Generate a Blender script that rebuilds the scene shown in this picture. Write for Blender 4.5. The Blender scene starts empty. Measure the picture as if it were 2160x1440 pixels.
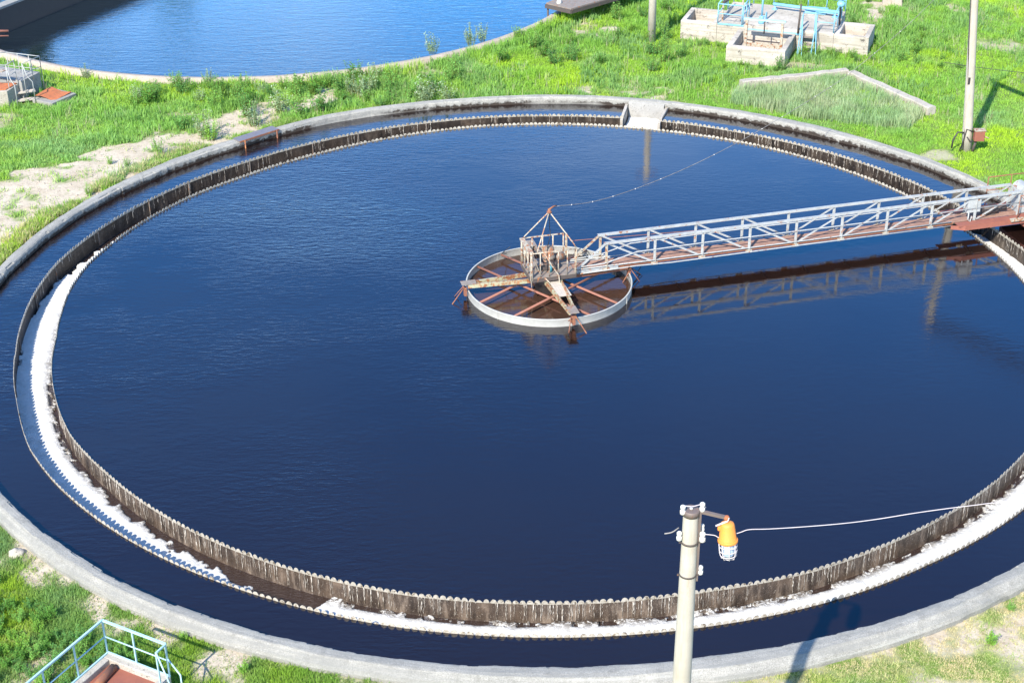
import bpy, math, random
import numpy as np
from mathutils import Vector, Matrix, noise as mnoise
rng = np.random.default_rng(7); random.seed(7)
SC = bpy.context.scene
COL = SC.collection
PI = math.pi

# ------------------------------------------------------------------ camera
CAM = np.array([-1.308, -49.944, 25.711])
PITCH, ROLL = math.radians(28.6765), math.radians(-0.5714)
fwd = Vector((0, math.cos(PITCH), -math.sin(PITCH))); rt = Vector((1, 0, 0)); up = rt.cross(fwd)
R_ = math.cos(ROLL) * rt + math.sin(ROLL) * up
U_ = -math.sin(ROLL) * rt + math.cos(ROLL) * up
cd = bpy.data.cameras.new('camera'); cam = bpy.data.objects.new('camera', cd); COL.objects.link(cam)
M = Matrix((R_, U_, -fwd)).transposed().to_4x4(); M.translation = Vector(CAM)
cam.matrix_world = M
cd.lens = 55.478; cd.sensor_width = 36; cd.clip_end = 5000; cd.clip_start = 0.5
SC.camera = cam

# ------------------------------------------------------------------ sky, sun, exposure
AZ, EL = math.radians(63), math.radians(41)       # direction in which shadows fall; sun height
w = bpy.data.worlds.new('World'); SC.world = w; w.use_nodes = True
nt = w.node_tree; nt.nodes.clear()
def wn(t, **k):
    n = nt.nodes.new(t)
    for a, b in k.items(): setattr(n, a, b)
    return n
wo_ = wn('ShaderNodeOutputWorld'); bg = wn('ShaderNodeBackground'); bg.inputs[1].default_value = 0.15
sky = wn('ShaderNodeTexSky', sky_type='NISHITA', sun_disc=False)
sky.sun_elevation = EL; sky.sun_rotation = math.radians(207); sky.air_density = 1.0; sky.dust_density = 0.15; sky.ozone_density = 4.0
tc = wn('ShaderNodeTexCoord'); mp = wn('ShaderNodeMapping'); mp.inputs['Scale'].default_value = (1.6, 1.6, 5.0)
mp.inputs['Location'].default_value = (0.3, 0.1, 0.2)
cn = wn('ShaderNodeTexNoise'); cn.inputs['Scale'].default_value = 2.2; cn.inputs['Detail'].default_value = 7; cn.inputs['Roughness'].default_value = 0.6
cr = wn('ShaderNodeValToRGB'); cr.color_ramp.elements[0].position = 0.40; cr.color_ramp.elements[1].position = 0.66
sx = wn('ShaderNodeSeparateXYZ')
er = wn('ShaderNodeMapRange'); er.inputs['From Min'].default_value = 0.32; er.inputs['From Max'].default_value = 0.40
er.inputs['To Min'].default_value = 1.0; er.inputs['To Max'].default_value = 0.06
mul = wn('ShaderNodeMath', operation='MULTIPLY'); mx = wn('ShaderNodeMixRGB'); mx.inputs[2].default_value = (4.2, 5.4, 6.8, 1)
nt.links.new(tc.outputs['Generated'], mp.inputs[0]); nt.links.new(mp.outputs[0], cn.inputs['Vector']); nt.links.new(cn.outputs[0], cr.inputs[0])
nt.links.new(tc.outputs['Generated'], sx.inputs[0]); nt.links.new(sx.outputs['Z'], er.inputs['Value'])
nt.links.new(cr.outputs[0], mul.inputs[0]); nt.links.new(er.outputs[0], mul.inputs[1])
tm = wn('ShaderNodeMixRGB', blend_type='MULTIPLY'); tz = wn('ShaderNodeMapRange'); tz.inputs['From Min'].default_value = -0.35; tz.inputs['From Max'].default_value = 0.35; tz.inputs['To Min'].default_value = 0.1; tz.inputs['To Max'].default_value = 1.0; nt.links.new(sx.outputs['Y'], tz.inputs['Value']); nt.links.new(tz.outputs[0], tm.inputs[0]); tm.inputs[2].default_value = (0.14, 0.72, 1.12, 1)
nt.links.new(sky.outputs[0], tm.inputs[1])
hz = wn('ShaderNodeMapRange'); hz.inputs['From Min'].default_value = 0.02; hz.inputs['From Max'].default_value = 0.30; hz.inputs['To Min'].default_value = 0.8; hz.inputs['To Max'].default_value = 0.0
nt.links.new(sx.outputs['Z'], hz.inputs['Value'])
mh = wn('ShaderNodeMixRGB'); mh.inputs[2].default_value = (2.0, 4.2, 6.2, 1); nt.links.new(hz.outputs[0], mh.inputs[0]); nt.links.new(tm.outputs[0], mh.inputs[1])
nt.links.new(mh.outputs[0], mx.inputs[1]); nt.links.new(mul.outputs[0], mx.inputs[0])
nt.links.new(mx.outputs[0], bg.inputs[0]); nt.links.new(bg.outputs[0], wo_.inputs[0])
sl = bpy.data.lights.new('sun', 'SUN'); sl.energy = 4.6; sl.angle = math.radians(0.53); sl.color = (1.0, 0.93, 0.80)
so = bpy.data.objects.new('sun', sl); COL.objects.link(so)
sd = Vector((math.cos(AZ) * math.cos(EL), math.sin(AZ) * math.cos(EL), -math.sin(EL)))
so.rotation_euler = sd.to_track_quat('-Z', 'Y').to_euler(); so.location = (-20, -60, 50)
SC.view_settings.view_transform = 'Standard'; SC.view_settings.look = 'None'
SC.view_settings.exposure = 1.1; SC.view_settings.gamma = 1.0; SC.view_settings.use_curve_mapping = False

# ------------------------------------------------------------------ materials
class NT:
    def __init__(s, name):
        s.m = bpy.data.materials.new(name); s.m.use_nodes = True; s.t = s.m.node_tree
        s.b = s.t.nodes['Principled BSDF']; s.g = s.n('ShaderNodeNewGeometry')
    def n(s, t, **k):
        x = s.t.nodes.new(t)
        for a, b in k.items(): setattr(x, a, b)
        return x
    def l(s, a, b): s.t.links.new(a, b)
    def pos(s, scale=(1, 1, 1), rot=(0, 0, 0)):
        m = s.n('ShaderNodeMapping'); m.inputs['Scale'].default_value = scale; m.inputs['Rotation'].default_value = rot
        s.l(s.g.outputs['Position'], m.inputs[0]); return m.outputs[0]
    def noise(s, v, sc, det=5, rough=0.55, dist=0):
        x = s.n('ShaderNodeTexNoise'); x.inputs['Scale'].default_value = sc; x.inputs['Detail'].default_value = det
        x.inputs['Roughness'].default_value = rough; x.inputs['Distortion'].default_value = dist
        s.l(v, x.inputs['Vector']); return x.outputs[0]
    def ramp(s, f, *st):
        r = s.n('ShaderNodeValToRGB'); e = r.color_ramp.elements
        while len(e) < len(st): e.new(0.5)
        for a, (p, c) in zip(e, st):
            a.position = p; a.color = (c, c, c, 1) if not hasattr(c, '__len__') else (*c, 1)
        s.l(f, r.inputs[0]); return r.outputs[0]
    def mix(s, f, a, b, bl='MIX'):
        x = s.n('ShaderNodeMixRGB', blend_type=bl)
        for i, v in zip((0, 1, 2), (f, a, b)):
            if hasattr(v, 'is_linked') or hasattr(v, 'links'): s.l(v, x.inputs[i])
            elif hasattr(v, '__len__'): x.inputs[i].default_value = (*v, 1)
            else: x.inputs[i].default_value = v
        return x.outputs[0]
    def math(s, op, a, b=None):
        x = s.n('ShaderNodeMath', operation=op)
        for i, v in zip((0, 1), (a, b)):
            if v is None: continue
            if hasattr(v, 'links'): s.l(v, x.inputs[i])
            else: x.inputs[i].default_value = v
        return x.outputs[0]
    def bump(s, h, strength, dist=0.02, prev=None):
        b = s.n('ShaderNodeBump'); b.inputs['Strength'].default_value = strength; b.inputs['Distance'].default_value = dist
        s.l(h, b.inputs['Height'])
        if prev is not None: s.l(prev, b.inputs['Normal'])
        s.l(b.outputs[0], s.b.inputs['Normal']); return b.outputs[0]
    def col(s, c): s.l(c, s.b.inputs['Base Color'])
    def set(s, **k):
        for a, v in k.items():
            s.b.inputs[a.replace('_', ' ')].default_value = v

MT = {}
def mat_concrete(name, c1, c2, pit=(0.05, 0.045, 0.04), pitamt=0.64, stain=(0.2, 0.17, 0.13), sc=1.0):
    n = NT(name); v = n.pos()
    a = n.ramp(n.noise(v, 0.9 * sc, 6), (0.3, c1), (0.7, c2))
    a = n.mix(n.ramp(n.noise(v, 3.1 * sc, 8, 0.7), (0.52, 0.0), (0.75, 0.75)), a, stain)
    a = n.mix(n.ramp(n.noise(v, 12 * sc, 6, 0.7), (pitamt, 0.0), (pitamt + 0.05, 1.0)), a, pit)
    a = n.mix(n.ramp(n.noise(v, 40, 4, .7), (0.42, 0.0), (0.6, 0.5)), a, tuple(x * .62 for x in c1))
    n.col(a); n.set(Roughness=0.95)
    n.bump(n.noise(v, 14 * sc, 8, 0.75), 0.6, 0.03); MT[name] = n.m
mat_concrete('concrete', (0.24, 0.235, 0.225), (0.33, 0.325, 0.31), pitamt=0.60, stain=(0.17, 0.155, 0.14))
mat_concrete('concrete_warm', (0.34, 0.31, 0.265), (0.48, 0.44, 0.39), pitamt=0.59, stain=(0.19, 0.155, 0.12))
mat_concrete('concrete_rim', (0.225, 0.23, 0.225), (0.315, 0.315, 0.30), pitamt=0.62, stain=(0.16, 0.16, 0.15))
mat_concrete('concrete_slab', (0.34, 0.285, 0.24), (0.44, 0.385, 0.33), pitamt=0.61, stain=(0.24, 0.17, 0.12))

def mat_paint(name, base, rustamt=0.6, base2=None, rough=0.5, sc=1.0, rc=((0.16, 0.055, 0.025), (0.35, 0.15, 0.06))):
    n = NT(name); v = n.pos()
    a = n.ramp(n.noise(v, 5 * sc, 4), (0.3, base), (0.75, base2 or tuple(c * 0.82 for c in base)))
    rust = n.ramp(n.noise(n.pos((1, 1, .6)), 3.0, 5), (0.3, rc[0]), (0.7, rc[1]))
    f = n.ramp(n.noise(v, 6 * sc, 9, 0.72), (rustamt, 0.0), (rustamt + 0.045, 1.0))
    a = n.mix(f, a, rust); n.col(a); n.set(Roughness=rough)
    n.bump(n.noise(v, 25, 5), 0.25, 0.01); MT[name] = n.m
mat_paint('white_paint', (0.35, 0.365, 0.37), 0.58, (0.26, 0.27, 0.27))
mat_paint('white_worn', (0.40, 0.37, 0.30), 0.51, (0.28, 0.25, 0.20), 0.6, 1.4)
mat_paint('blue_paint', (0.15, 0.36, 0.50), 0.64, (0.20, 0.43, 0.56))
mat_paint('paleblue_paint', (0.30, 0.49, 0.54), 0.66, (0.38, 0.54, 0.58))
mat_paint('green_worn', (0.30, 0.34, 0.23), 0.48, (0.38, 0.30, 0.19))
mat_paint('red_pipe', (0.26, 0.105, 0.07), 0.60, (0.20, 0.085, 0.06), 0.7)
mat_paint('rust', (0.22, 0.085, 0.05), 0.52, (0.16, 0.07, 0.045), 0.85)
mat_paint('rust_orange', (0.46, 0.14, 0.05), 0.55, (0.30, 0.10, 0.045), 0.85)
mat_paint('rust_red', (0.25, 0.085, 0.055), 0.62, (0.20, 0.07, 0.05), 0.7)
mat_paint('dark_steel', (0.075, 0.06, 0.055), 0.6, None, 0.7)
mat_paint('grey_plate', (0.23, 0.195, 0.17), 0.56, (0.16, 0.135, 0.115), 0.7)
mat_paint('bottle_blue', (0.03, 0.16, 0.20), 0.9)
mat_paint('dirty_motor', (0.20, 0.17, 0.14), 0.5, (0.12, 0.09, 0.07), 0.7)
mat_paint('brown_steel', (0.15, 0.115, 0.10), 0.6, (0.11, 0.085, 0.08), 0.6)
mat_paint('slate_plate', (0.13, 0.125, 0.15), 0.7, (0.17, 0.15, 0.16), 0.45)
mat_paint('ring_paint', (0.42, 0.415, 0.39), 0.65, (0.34, 0.335, 0.31), 0.55)
mat_paint('orange_plastic', (0.80, 0.26, 0.035), 0.70, (0.66, 0.23, 0.05), 0.6, 4)
mat_paint('porcelain', (0.62, 0.60, 0.56), 0.75, None, 0.25)
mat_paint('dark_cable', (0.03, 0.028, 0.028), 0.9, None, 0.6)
mat_paint('white_cable', (0.55, 0.50, 0.52), 0.9, None, 0.5)
mat_paint('cable_grey', (0.10, 0.09, 0.085), 0.62, (0.3, 0.28, 0.26), 0.6)

def mat_wood(name, c1, c2):
    n = NT(name)
    v = n.pos((2.0, 9.0, 2.0), (0, 0, math.radians(-14.8)))
    a = n.ramp(n.noise(v, 2.2, 6, 0.65), (0.3, c1), (0.7, c2)); n.col(a); n.set(Roughness=0.9)
    n.bump(n.noise(v, 6, 5), 0.4, 0.01); MT[name] = n.m
mat_wood('deck_boards', (0.17, 0.085, 0.06), (0.33, 0.20, 0.15))
mat_wood('grey_boards', (0.34, 0.30, 0.26), (0.50, 0.46, 0.40))

# pole concrete: pale with vertical rust stains
n = NT('pole_concrete'); v = n.pos((6, 6, 0.6))
a = n.ramp(n.noise(n.pos(), 1.6, 5), (0.3, (0.34, 0.31, 0.255)), (0.7, (0.42, 0.385, 0.33)))
a = n.mix(n.ramp(n.noise(v, 2.0, 6, 0.65), (0.50, 0.0), (0.72, 0.6)), a, (0.30, 0.22, 0.15))
a = n.mix(n.ramp(n.noise(n.pos(), 30, 4), (0.62, 0), (0.70, 0.6)), a, (0.3, 0.27, 0.24))
n.col(a); n.set(Roughness=0.9); n.bump(n.noise(n.pos(), 20, 5), 0.3, 0.01); MT['pole_concrete'] = n.m

# wet brown trough wall with streaks (streak coordinate = angle round the tank)
def mat_trough(name, dk=1.0):
    n = NT(name); s = n.n('ShaderNodeSeparateXYZ'); n.l(n.g.outputs['Position'], s.inputs[0])
    ang = n.math('ARCTAN2', s.outputs['Y'], s.outputs['X'])
    c = n.n('ShaderNodeCombineXYZ'); n.l(n.math('MULTIPLY', ang, 17.5), c.inputs[0]); n.l(n.math('MULTIPLY', s.outputs['Z'], 0.22), c.inputs[1])
    st = n.noise(c.outputs[0], 4.2, 5, 0.6)
    a = n.ramp(st, (0.30, (0.012, 0.008, 0.006)), (0.5, (0.055, 0.040, 0.031)), (0.70, (0.21, 0.165, 0.13)))
    a = n.mix(n.ramp(n.noise(n.pos(), 1.1, 5), (0.46, 0.0), (0.72, 0.6)), a, (0.135, 0.092, 0.062))
    a = n.mix(n.ramp(n.noise(n.pos(), 0.45, 3), (0.64, 0.0), (0.70, 0.7)), a, (0.24, 0.17, 0.12))
    a = n.mix(n.ramp(n.noise(n.pos((1, 1, .5)), 26, 5, .7), (0.60, 0.0), (0.66, 0.8)), a, (0.32, 0.28, 0.24))
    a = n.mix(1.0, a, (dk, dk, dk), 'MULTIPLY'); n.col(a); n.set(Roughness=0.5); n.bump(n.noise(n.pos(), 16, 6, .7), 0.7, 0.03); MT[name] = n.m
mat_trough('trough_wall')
mat_trough('trough_wall_shaded', .42)  # same wall with the far left side's shade put into its colour
mat_paint('tooth_plate', (0.42, 0.39, 0.34), 0.53, (0.24, 0.215, 0.17), 0.5, 1.6, ((0.06, 0.045, 0.03), (0.20, 0.16, 0.11)))

def mat_water(name, base, ripple, sc=1.0, rot=-12, gain=2.35, tint=(0.93, 0.95, 1.0), dist=0.03, patch=True):
    n = NT(name)
    v = n.pos((0.75 * sc, 2.3 * sc, 1), (0, 0, math.radians(rot)))
    big = n.noise(n.pos((0.10, 0.16, 1), (0, 0, .5)), 1.0, 5)
    h1 = n.noise(v, 2.6, 4, 0.55, 0.4)
    h2 = n.noise(n.pos((1.4 * sc, 2.6 * sc, 1), (0, 0, math.radians(rot + 25))), 5.5, 3, 0.5)
    h = n.math('ADD', h1, n.math('MULTIPLY', h2, 0.28))
    if patch:
        s = n.n('ShaderNodeSeparateXYZ'); n.l(n.g.outputs['Position'], s.inputs[0])
        mr = n.n('ShaderNodeMapRange'); n.l(s.outputs['X'], mr.inputs['Value'])
        mr.inputs['From Min'].default_value = -15; mr.inputs['From Max'].default_value = 4
        mr.inputs['To Min'].default_value = 1.9; mr.inputs['To Max'].default_value = 0.42
        dd = n.n('ShaderNodeVectorMath', operation='DISTANCE'); n.l(n.g.outputs['Position'], dd.inputs[0]); dd.inputs[1].default_value = (-8.5, 7.0, 0)
        sp_ = n.math('MULTIPLY', n.ramp(n.math('MULTIPLY', dd.outputs['Value'], 0.1), (0.1, 1.0), (0.75, 0.0)), 0.9)
        amp = n.math('ADD', n.math('MULTIPLY', mr.outputs[0], n.ramp(big, (0.38, 0.15), (0.62, 1.05))), sp_)
        h = n.math('MULTIPLY', h, amp)
    nb = n.bump(h, ripple, dist); n.t.nodes.remove(n.b)
    d = n.n('ShaderNodeBsdfDiffuse'); d.inputs[0].default_value = (*base, 1)
    gl = n.n('ShaderNodeBsdfGlossy'); gl.inputs[0].default_value = (*tint, 1); gl.inputs['Roughness'].default_value = 0.05
    fr = n.n('ShaderNodeFresnel'); fr.inputs[0].default_value = 1.333
    n.l(nb, gl.inputs['Normal']); n.l(nb, fr.inputs['Normal'])
    m = n.n('ShaderNodeMixShader'); n.l(n.math('MINIMUM', n.math('MULTIPLY', fr.outputs[0], gain), 1.0), m.inputs[0])
    n.l(d.outputs[0], m.inputs[1]); n.l(gl.outputs[0], m.inputs[2])
    o = [x for x in n.t.nodes if x.type == 'OUTPUT_MATERIAL'][0]; n.l(m.outputs[0], o.inputs[0])
    MT[name] = n.m
mat_water('tank_water', (0.009, 0.0045, 0.0035), 0.38, 1.0)
mat_water('brown_water', (0.045, 0.024, 0.016), 0.18, 1.0, -12, 1.7, (0.93, 0.95, 1.0), 0.03, False)
mat_water('second_water', (0.006, 0.010, 0.012), 0.30, 0.6, -8, 2.7, (0.95, 0.97, 1.0), 0.05, False)
mat_water('launder_water', (0.03, 0.018, 0.012), 1.0, 3.0, 30, 1.2, (.8, .85, 1), 0.06, False)

# foam
n = NT('foam'); v = n.pos()
at = n.n('ShaderNodeAttribute', attribute_name='across')
a = n.ramp(n.noise(v, 2.0, 8, 0.72, 0.8), (0.27, (0.36, 0.345, 0.31)), (0.40, (0.56, 0.555, 0.54)), (0.66, (0.68, 0.68, 0.67)))
a = n.mix(n.ramp(n.noise(v, 8, 7, .75), (0.58, 0), (0.70, 0.4)), a, (0.34, 0.29, 0.22))
wet = n.math('MULTIPLY', n.ramp(at.outputs['Fac'], (0.08, 1.0), (0.34, 0.0)), n.ramp(n.noise(v, 5.5, 9, .8, 1.2), (0.45, 0.0), (0.50, 1.0)))
a = n.mix(wet, a, (0.07, 0.05, 0.035))
n.col(a); n.set(Roughness=0.85)
n.bump(n.noise(v, 14, 8, 0.75), 0.9, 0.05); MT['foam'] = n.m
n = NT('falling_water'); a = n.ramp(n.noise(n.pos((1, 1, .4)), 20, 4), (0.4, (0.16, 0.13, 0.10)), (0.62, (0.55, 0.51, 0.46)))
n.col(a); n.set(Roughness=0.15); MT['falling_water'] = n.m

# ground
n = NT('ground'); v = n.pos()
at = n.n('ShaderNodeAttribute', attribute_name='bare')
sand = n.ramp(n.noise(v, 0.8, 7, 0.6), (0.3, (0.40, 0.335, 0.25)), (0.7, (0.50, 0.44, 0.355)))
sand = n.mix(n.ramp(n.noise(v, 5, 7, 0.75), (0.50, 0), (0.70, 0.8)), sand, (0.21, 0.155, 0.10))
sand = n.mix(n.ramp(n.noise(v, 9, 5, 0.7), (0.66, 0), (0.69, 0.9)), sand, (0.13, 0.11, 0.09))
soil = n.ramp(n.noise(v, 2.3, 7, 0.65), (0.3, (0.07, 0.12, 0.02)), (0.6, (0.14, 0.22, 0.035)), (0.8, (0.30, 0.26, 0.12)))
n.col(n.mix(n.ramp(at.outputs['Fac'], (0.35, 0), (0.6, 1)), soil, sand)); n.set(Roughness=0.97)
n.bump(n.noise(v, 7, 8, 0.75), 0.8, 0.06); MT['ground'] = n.m

# leaves with a colour attribute per blade
def mat_leaf(name, transl=0.42):
    n = NT(name); at = n.n('ShaderNodeAttribute', attribute_name='tint')
    n.t.nodes.remove(n.b)
    d = n.n('ShaderNodeBsdfDiffuse'); t = n.n('ShaderNodeBsdfTranslucent'); m = n.n('ShaderNodeMixShader'); m.inputs[0].default_value = transl
    n.l(at.outputs['Color'], d.inputs[0])
    tcol = n.mix(0.25, at.outputs['Color'], (0.42, 0.55, 0.10)); n.l(tcol, t.inputs[0])
    n.l(d.outputs[0], m.inputs[1]); n.l(t.outputs[0], m.inputs[2])
    o = [x for x in n.t.nodes if x.type == 'OUTPUT_MATERIAL'][0]; n.l(m.outputs[0], o.inputs[0]); MT[name] = n.m
mat_leaf('leaf')
def mat_bark():
    n = NT('bark'); n.col(n.ramp(n.noise(n.pos((3, 3, .7)), 3, 6), (0.3, (0.06, 0.045, 0.03)), (0.7, (0.17, 0.13, 0.09)))); n.set(Roughness=0.95); MT['bark'] = n.m
mat_bark()
n = NT('lamp_glass'); n.b.inputs['Base Color'].default_value = (0.55, 0.68, 0.85, 1); n.set(Roughness=0.08, IOR=1.45); n.b.inputs['Transmission Weight'].default_value = 0.35; MT['lamp_glass'] = n.m

# ------------------------------------------------------------------ mesh helpers
def tagit(o, label=None, cat=None, group=None, kind=None):
    if label: o['label'] = label
    if cat: o['category'] = cat
    if group: o['group'] = group
    if kind: o['kind'] = kind
    return o
def empty(name, label=None, cat=None, loc=(0, 0, 0), rz=0, group=None):
    o = bpy.data.objects.new(name, None); COL.objects.link(o); o.location = loc; o.rotation_euler = (0, 0, rz)
    o.empty_display_size = 0.2
    return tagit(o, label, cat, group)
class MB:
    def __init__(s): s.v = []; s.f = []; s.sm = []
    def add(s, vs, fs, smooth=False):
        b = len(s.v); s.v += [tuple(x) for x in vs]; s.f += [tuple(i + b for i in f) for f in fs]; s.sm += [smooth] * len(fs); return s
    def box(s, lo, hi):
        x0, y0, z0 = lo; x1, y1, z1 = hi
        return s.add([(x0, y0, z0), (x1, y0, z0), (x1, y1, z0), (x0, y1, z0), (x0, y0, z1), (x1, y0, z1), (x1, y1, z1), (x0, y1, z1)],
                     [(0, 3, 2, 1), (4, 5, 6, 7), (0, 1, 5, 4), (1, 2, 6, 5), (2, 3, 7, 6), (3, 0, 4, 7)])
    def bar(s, a, b, wd, h, upv=(0, 0, 1), w2=None):
        a = Vector(a); b = Vector(b); d = (b - a).normalized(); u = Vector(upv)
        if abs(d.dot(u)) > 0.98: u = Vector((1, 0, 0)) if abs(d.x) < .9 else Vector((0, 1, 0))
        r = d.cross(u).normalized(); u = r.cross(d)
        vs = []
        for p, ww in ((a, wd), (b, w2 or wd)):
            for sx_, sy in ((-1, -1), (1, -1), (1, 1), (-1, 1)): vs.append(p + r * (sx_ * ww / 2) + u * (sy * h / 2))
        return s.add(vs, [(0, 3, 2, 1), (4, 5, 6, 7), (0, 1, 5, 4), (1, 2, 6, 5), (2, 3, 7, 6), (3, 0, 4, 7)])
    def angle(s, a, b, wd, t=0.012, side=1):      # L-profile steel
        a = Vector(a); b = Vector(b); d = (b - a).normalized(); u = Vector((0, 0, 1))
        if abs(d.dot(u)) > 0.98: u = Vector((1, 0, 0))
        r = d.cross(u).normalized() * side; u = r.cross(d) * side
        o = u * (wd / 2); s.bar(a + o, b + o, wd, t, u); o2 = r * (wd / 2 - t / 2) ; return s.bar(a + o2, b + o2, t, wd - t - .002, u)
    def tube(s, pts, r, seg=8, r2=None, caps=True):
        pts = [Vector(p) for p in pts]; k = len(pts); rs = [r + (r2 - r) * i / (k - 1) for i in range(k)] if r2 is not None else [r] * k
        vs = []; prev = None
        for i, p in enumerate(pts):
            d = (pts[min(i + 1, k - 1)] - pts[max(i - 1, 0)]).normalized()
            if prev is None:
                ref = Vector((0, 0, 1)) if abs(d.z) < .9 else Vector((1, 0, 0)); x = d.cross(ref).normalized()
            else: x = (prev - d * prev.dot(d)).normalized()
            prev = x; y = d.cross(x)
            for j in range(seg):
                t = 2 * PI * j / seg; vs.append(p + (x * math.cos(t) + y * math.sin(t)) * rs[i])
        fs = [(i * seg + j, i * seg + (j + 1) % seg, (i + 1) * seg + (j + 1) % seg, (i + 1) * seg + j) for i in range(k - 1) for j in range(seg)]
        s.add(vs, fs, True)
        if caps:
            b = len(s.v) - len(vs); s.f.append(tuple(b + j for j in range(seg))[::-1]); s.f.append(tuple(b + (k - 1) * seg + j for j in range(seg))); s.sm += [False, False]
        return s
    def lathe(s, prof, c=(0, 0, 0), seg=16, axis=None, flute=0.0, smooth=True):
        ax = Vector(axis or (0, 0, 1)).normalized(); ref = Vector((1, 0, 0)) if abs(ax.x) < .9 else Vector((0, 1, 0))
        x = ax.cross(ref).normalized(); y = ax.cross(x); c = Vector(c); vs = []
        for r, z in prof:
            for j in range(seg):
                t = 2 * PI * j / seg; rr = r * (1 + (flute if j % 2 else 0)); vs.append(c + ax * z + (x * math.cos(t) + y * math.sin(t)) * rr)
        k = len(prof)
        fs = [(i * seg + j, i * seg + (j + 1) % seg, (i + 1) * seg + (j + 1) % seg, (i + 1) * seg + j) for i in range(k - 1) for j in range(seg)]
        s.add(vs, fs, smooth); b = len(s.v) - len(vs)
        s.f.append(tuple(b + j for j in range(seg))[::-1]); s.f.append(tuple(b + (k - 1) * seg + j for j in range(seg))); s.sm += [False, False]
        return s
    def prism(s, poly, z0, z1):
        k = len(poly); vs = [(x, y, z0) for x, y in poly] + [(x, y, z1) for x, y in poly]
        return s.add(vs, [tuple(range(k))[::-1], tuple(range(k, 2 * k))] + [(i, (i + 1) % k, k + (i + 1) % k, k + i) for i in range(k)])
    def build(s, name, mat, parent=None, bevel=0):
        me = bpy.data.meshes.new(name); me.from_pydata([tuple(v) for v in s.v], [], s.f); me.polygons.foreach_set('use_smooth', s.sm)
        me.materials.append(MT[mat]); me.update(); o = bpy.data.objects.new(name, me); COL.objects.link(o)
        if parent: o.parent = parent
        if bevel:
            b = o.modifiers.new('bevel', 'BEVEL'); b.width = bevel; b.segments = 2; b.limit_method = 'ANGLE'
        return o
def npmesh(name, V, F, mat, parent=None, smooth=False, tint=None, attr=None):
    me = bpy.data.meshes.new(name); V = np.asarray(V, np.float32); F = np.asarray(F, np.int32)
    me.vertices.add(len(V)); me.vertices.foreach_set('co', V.ravel())
    k = F.shape[1]; me.loops.add(F.size); me.loops.foreach_set('vertex_index', F.ravel())
    me.polygons.add(len(F)); me.polygons.foreach_set('loop_start', np.arange(0, F.size, k, dtype=np.int32)); me.polygons.foreach_set('loop_total', np.full(len(F), k, np.int32))
    me.polygons.foreach_set('use_smooth', np.full(len(F), smooth)); me.materials.append(MT[mat])
    me.update(calc_edges=True)
    if tint is not None:
        a = me.color_attributes.new('tint', 'FLOAT_COLOR', 'POINT'); c = np.ones((len(V), 4), np.float32); c[:, :3] = tint; a.data.foreach_set('color', c.ravel())
    if attr is not None:
        a = me.attributes.new(attr[0], 'FLOAT', 'POINT'); a.data.foreach_set('value', np.asarray(attr[1], np.float32))
    o = bpy.data.objects.new(name, me); COL.objects.link(o)
    if parent: o.parent = parent
    return o
# value noise in numpy
_perm = rng.random((64, 64))
def vn(x, y, s=1.0, oct=3):
    x = np.asarray(x, float) * s + 100.3; y = np.asarray(y, float) * s + 57.7; o = 0; a = 1; t = 0
    for _ in range(oct):
        xi = np.floor(x).astype(int); yi = np.floor(y).astype(int); fx = x - xi; fy = y - yi; fx = fx * fx * (3 - 2 * fx); fy = fy * fy * (3 - 2 * fy)
        g = lambda i, j: _perm[i % 64, j % 64]
        o = o + a * ((g(xi, yi) * (1 - fx) + g(xi + 1, yi) * fx) * (1 - fy) + (g(xi, yi + 1) * (1 - fx) + g(xi + 1, yi + 1) * fx) * fy)
        t += a; a *= .5; x = x * 2.03 + 11; y = y * 2.03 + 7
    return o / t
def inpoly(x, y, poly):
    ins = np.zeros(np.shape(x), bool); k = len(poly)
    for i in range(k):
        x0, y0 = poly[i]; x1, y1 = poly[(i + 1) % k]
        if y0 == y1: continue
        c = ((y0 > y) != (y1 > y)) & (x < (x1 - x0) * (y - y0) / (y1 - y0) + x0); ins ^= c
    return ins

# ------------------------------------------------------------------ measured radii round the tank
WO = [(11.9, 18.4), (17.6, 18.31), (30.1, 18.49), (36.2, 18.53), (58.4, 18.56), (70.2, 18.62), (85.7, 18.6), (99.1, 18.6), (121.6, 18.44), (133.7, 18.38), (142.7, 18.49), (169.2, 18.66), (175.5, 18.58), (184.2, 18.43), (190.2, 18.35), (197.7, 18.36), (200.9, 18.36), (204.3, 18.41), (210.6, 18.55), (218.0, 18.57), (242.2, 18.53), (256.4, 18.56), (266.5, 18.54), (281.5, 18.51), (294.3, 18.52), (302.1, 18.47), (315.0, 18.55), (345, 18.45)]
WI = [(3.8, 17.28), (20.6, 17.27), (56.9, 17.46), (71.9, 17.44), (85.5, 17.51), (99.6, 17.5), (123.6, 17.18), (136.5, 17.16), (146.3, 17.34), (168.5, 17.5), (175.3, 17.39), (181.4, 17.21), (187.9, 17.09), (193.8, 17.14), (201.7, 17.19), (210.5, 17.27), (219.0, 17.18), (238.9, 17.21), (256.3, 17.24), (266.2, 17.19), (283.0, 17.14), (292.7, 17.25), (304.5, 17.23), (314.1, 17.28), (323.3, 17.33), (345, 17.25)]
LIP = [(29.4, 20.11), (39.3, 20.08), (49.9, 19.9), (60.1, 19.95), (85.9, 20.22), (98.5, 20.12), (117.6, 20.27), (132.2, 19.9), (139.0, 19.92), (175.4, 20.03), (217.0, 20.12), (230.7, 20.14), (245.6, 20.13), (255.8, 20.1), (266.7, 20.04), (280.1, 19.98), (293.7, 20.05), (302.6, 20.14), (307.5, 20.14), (350, 20.1)]
def rad(tab, th):
    a = np.array([t[0] for t in tab]); r = np.array([t[1] for t in tab])
    return np.interp(np.degrees(th) % 360, a, r, period=360)
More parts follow.
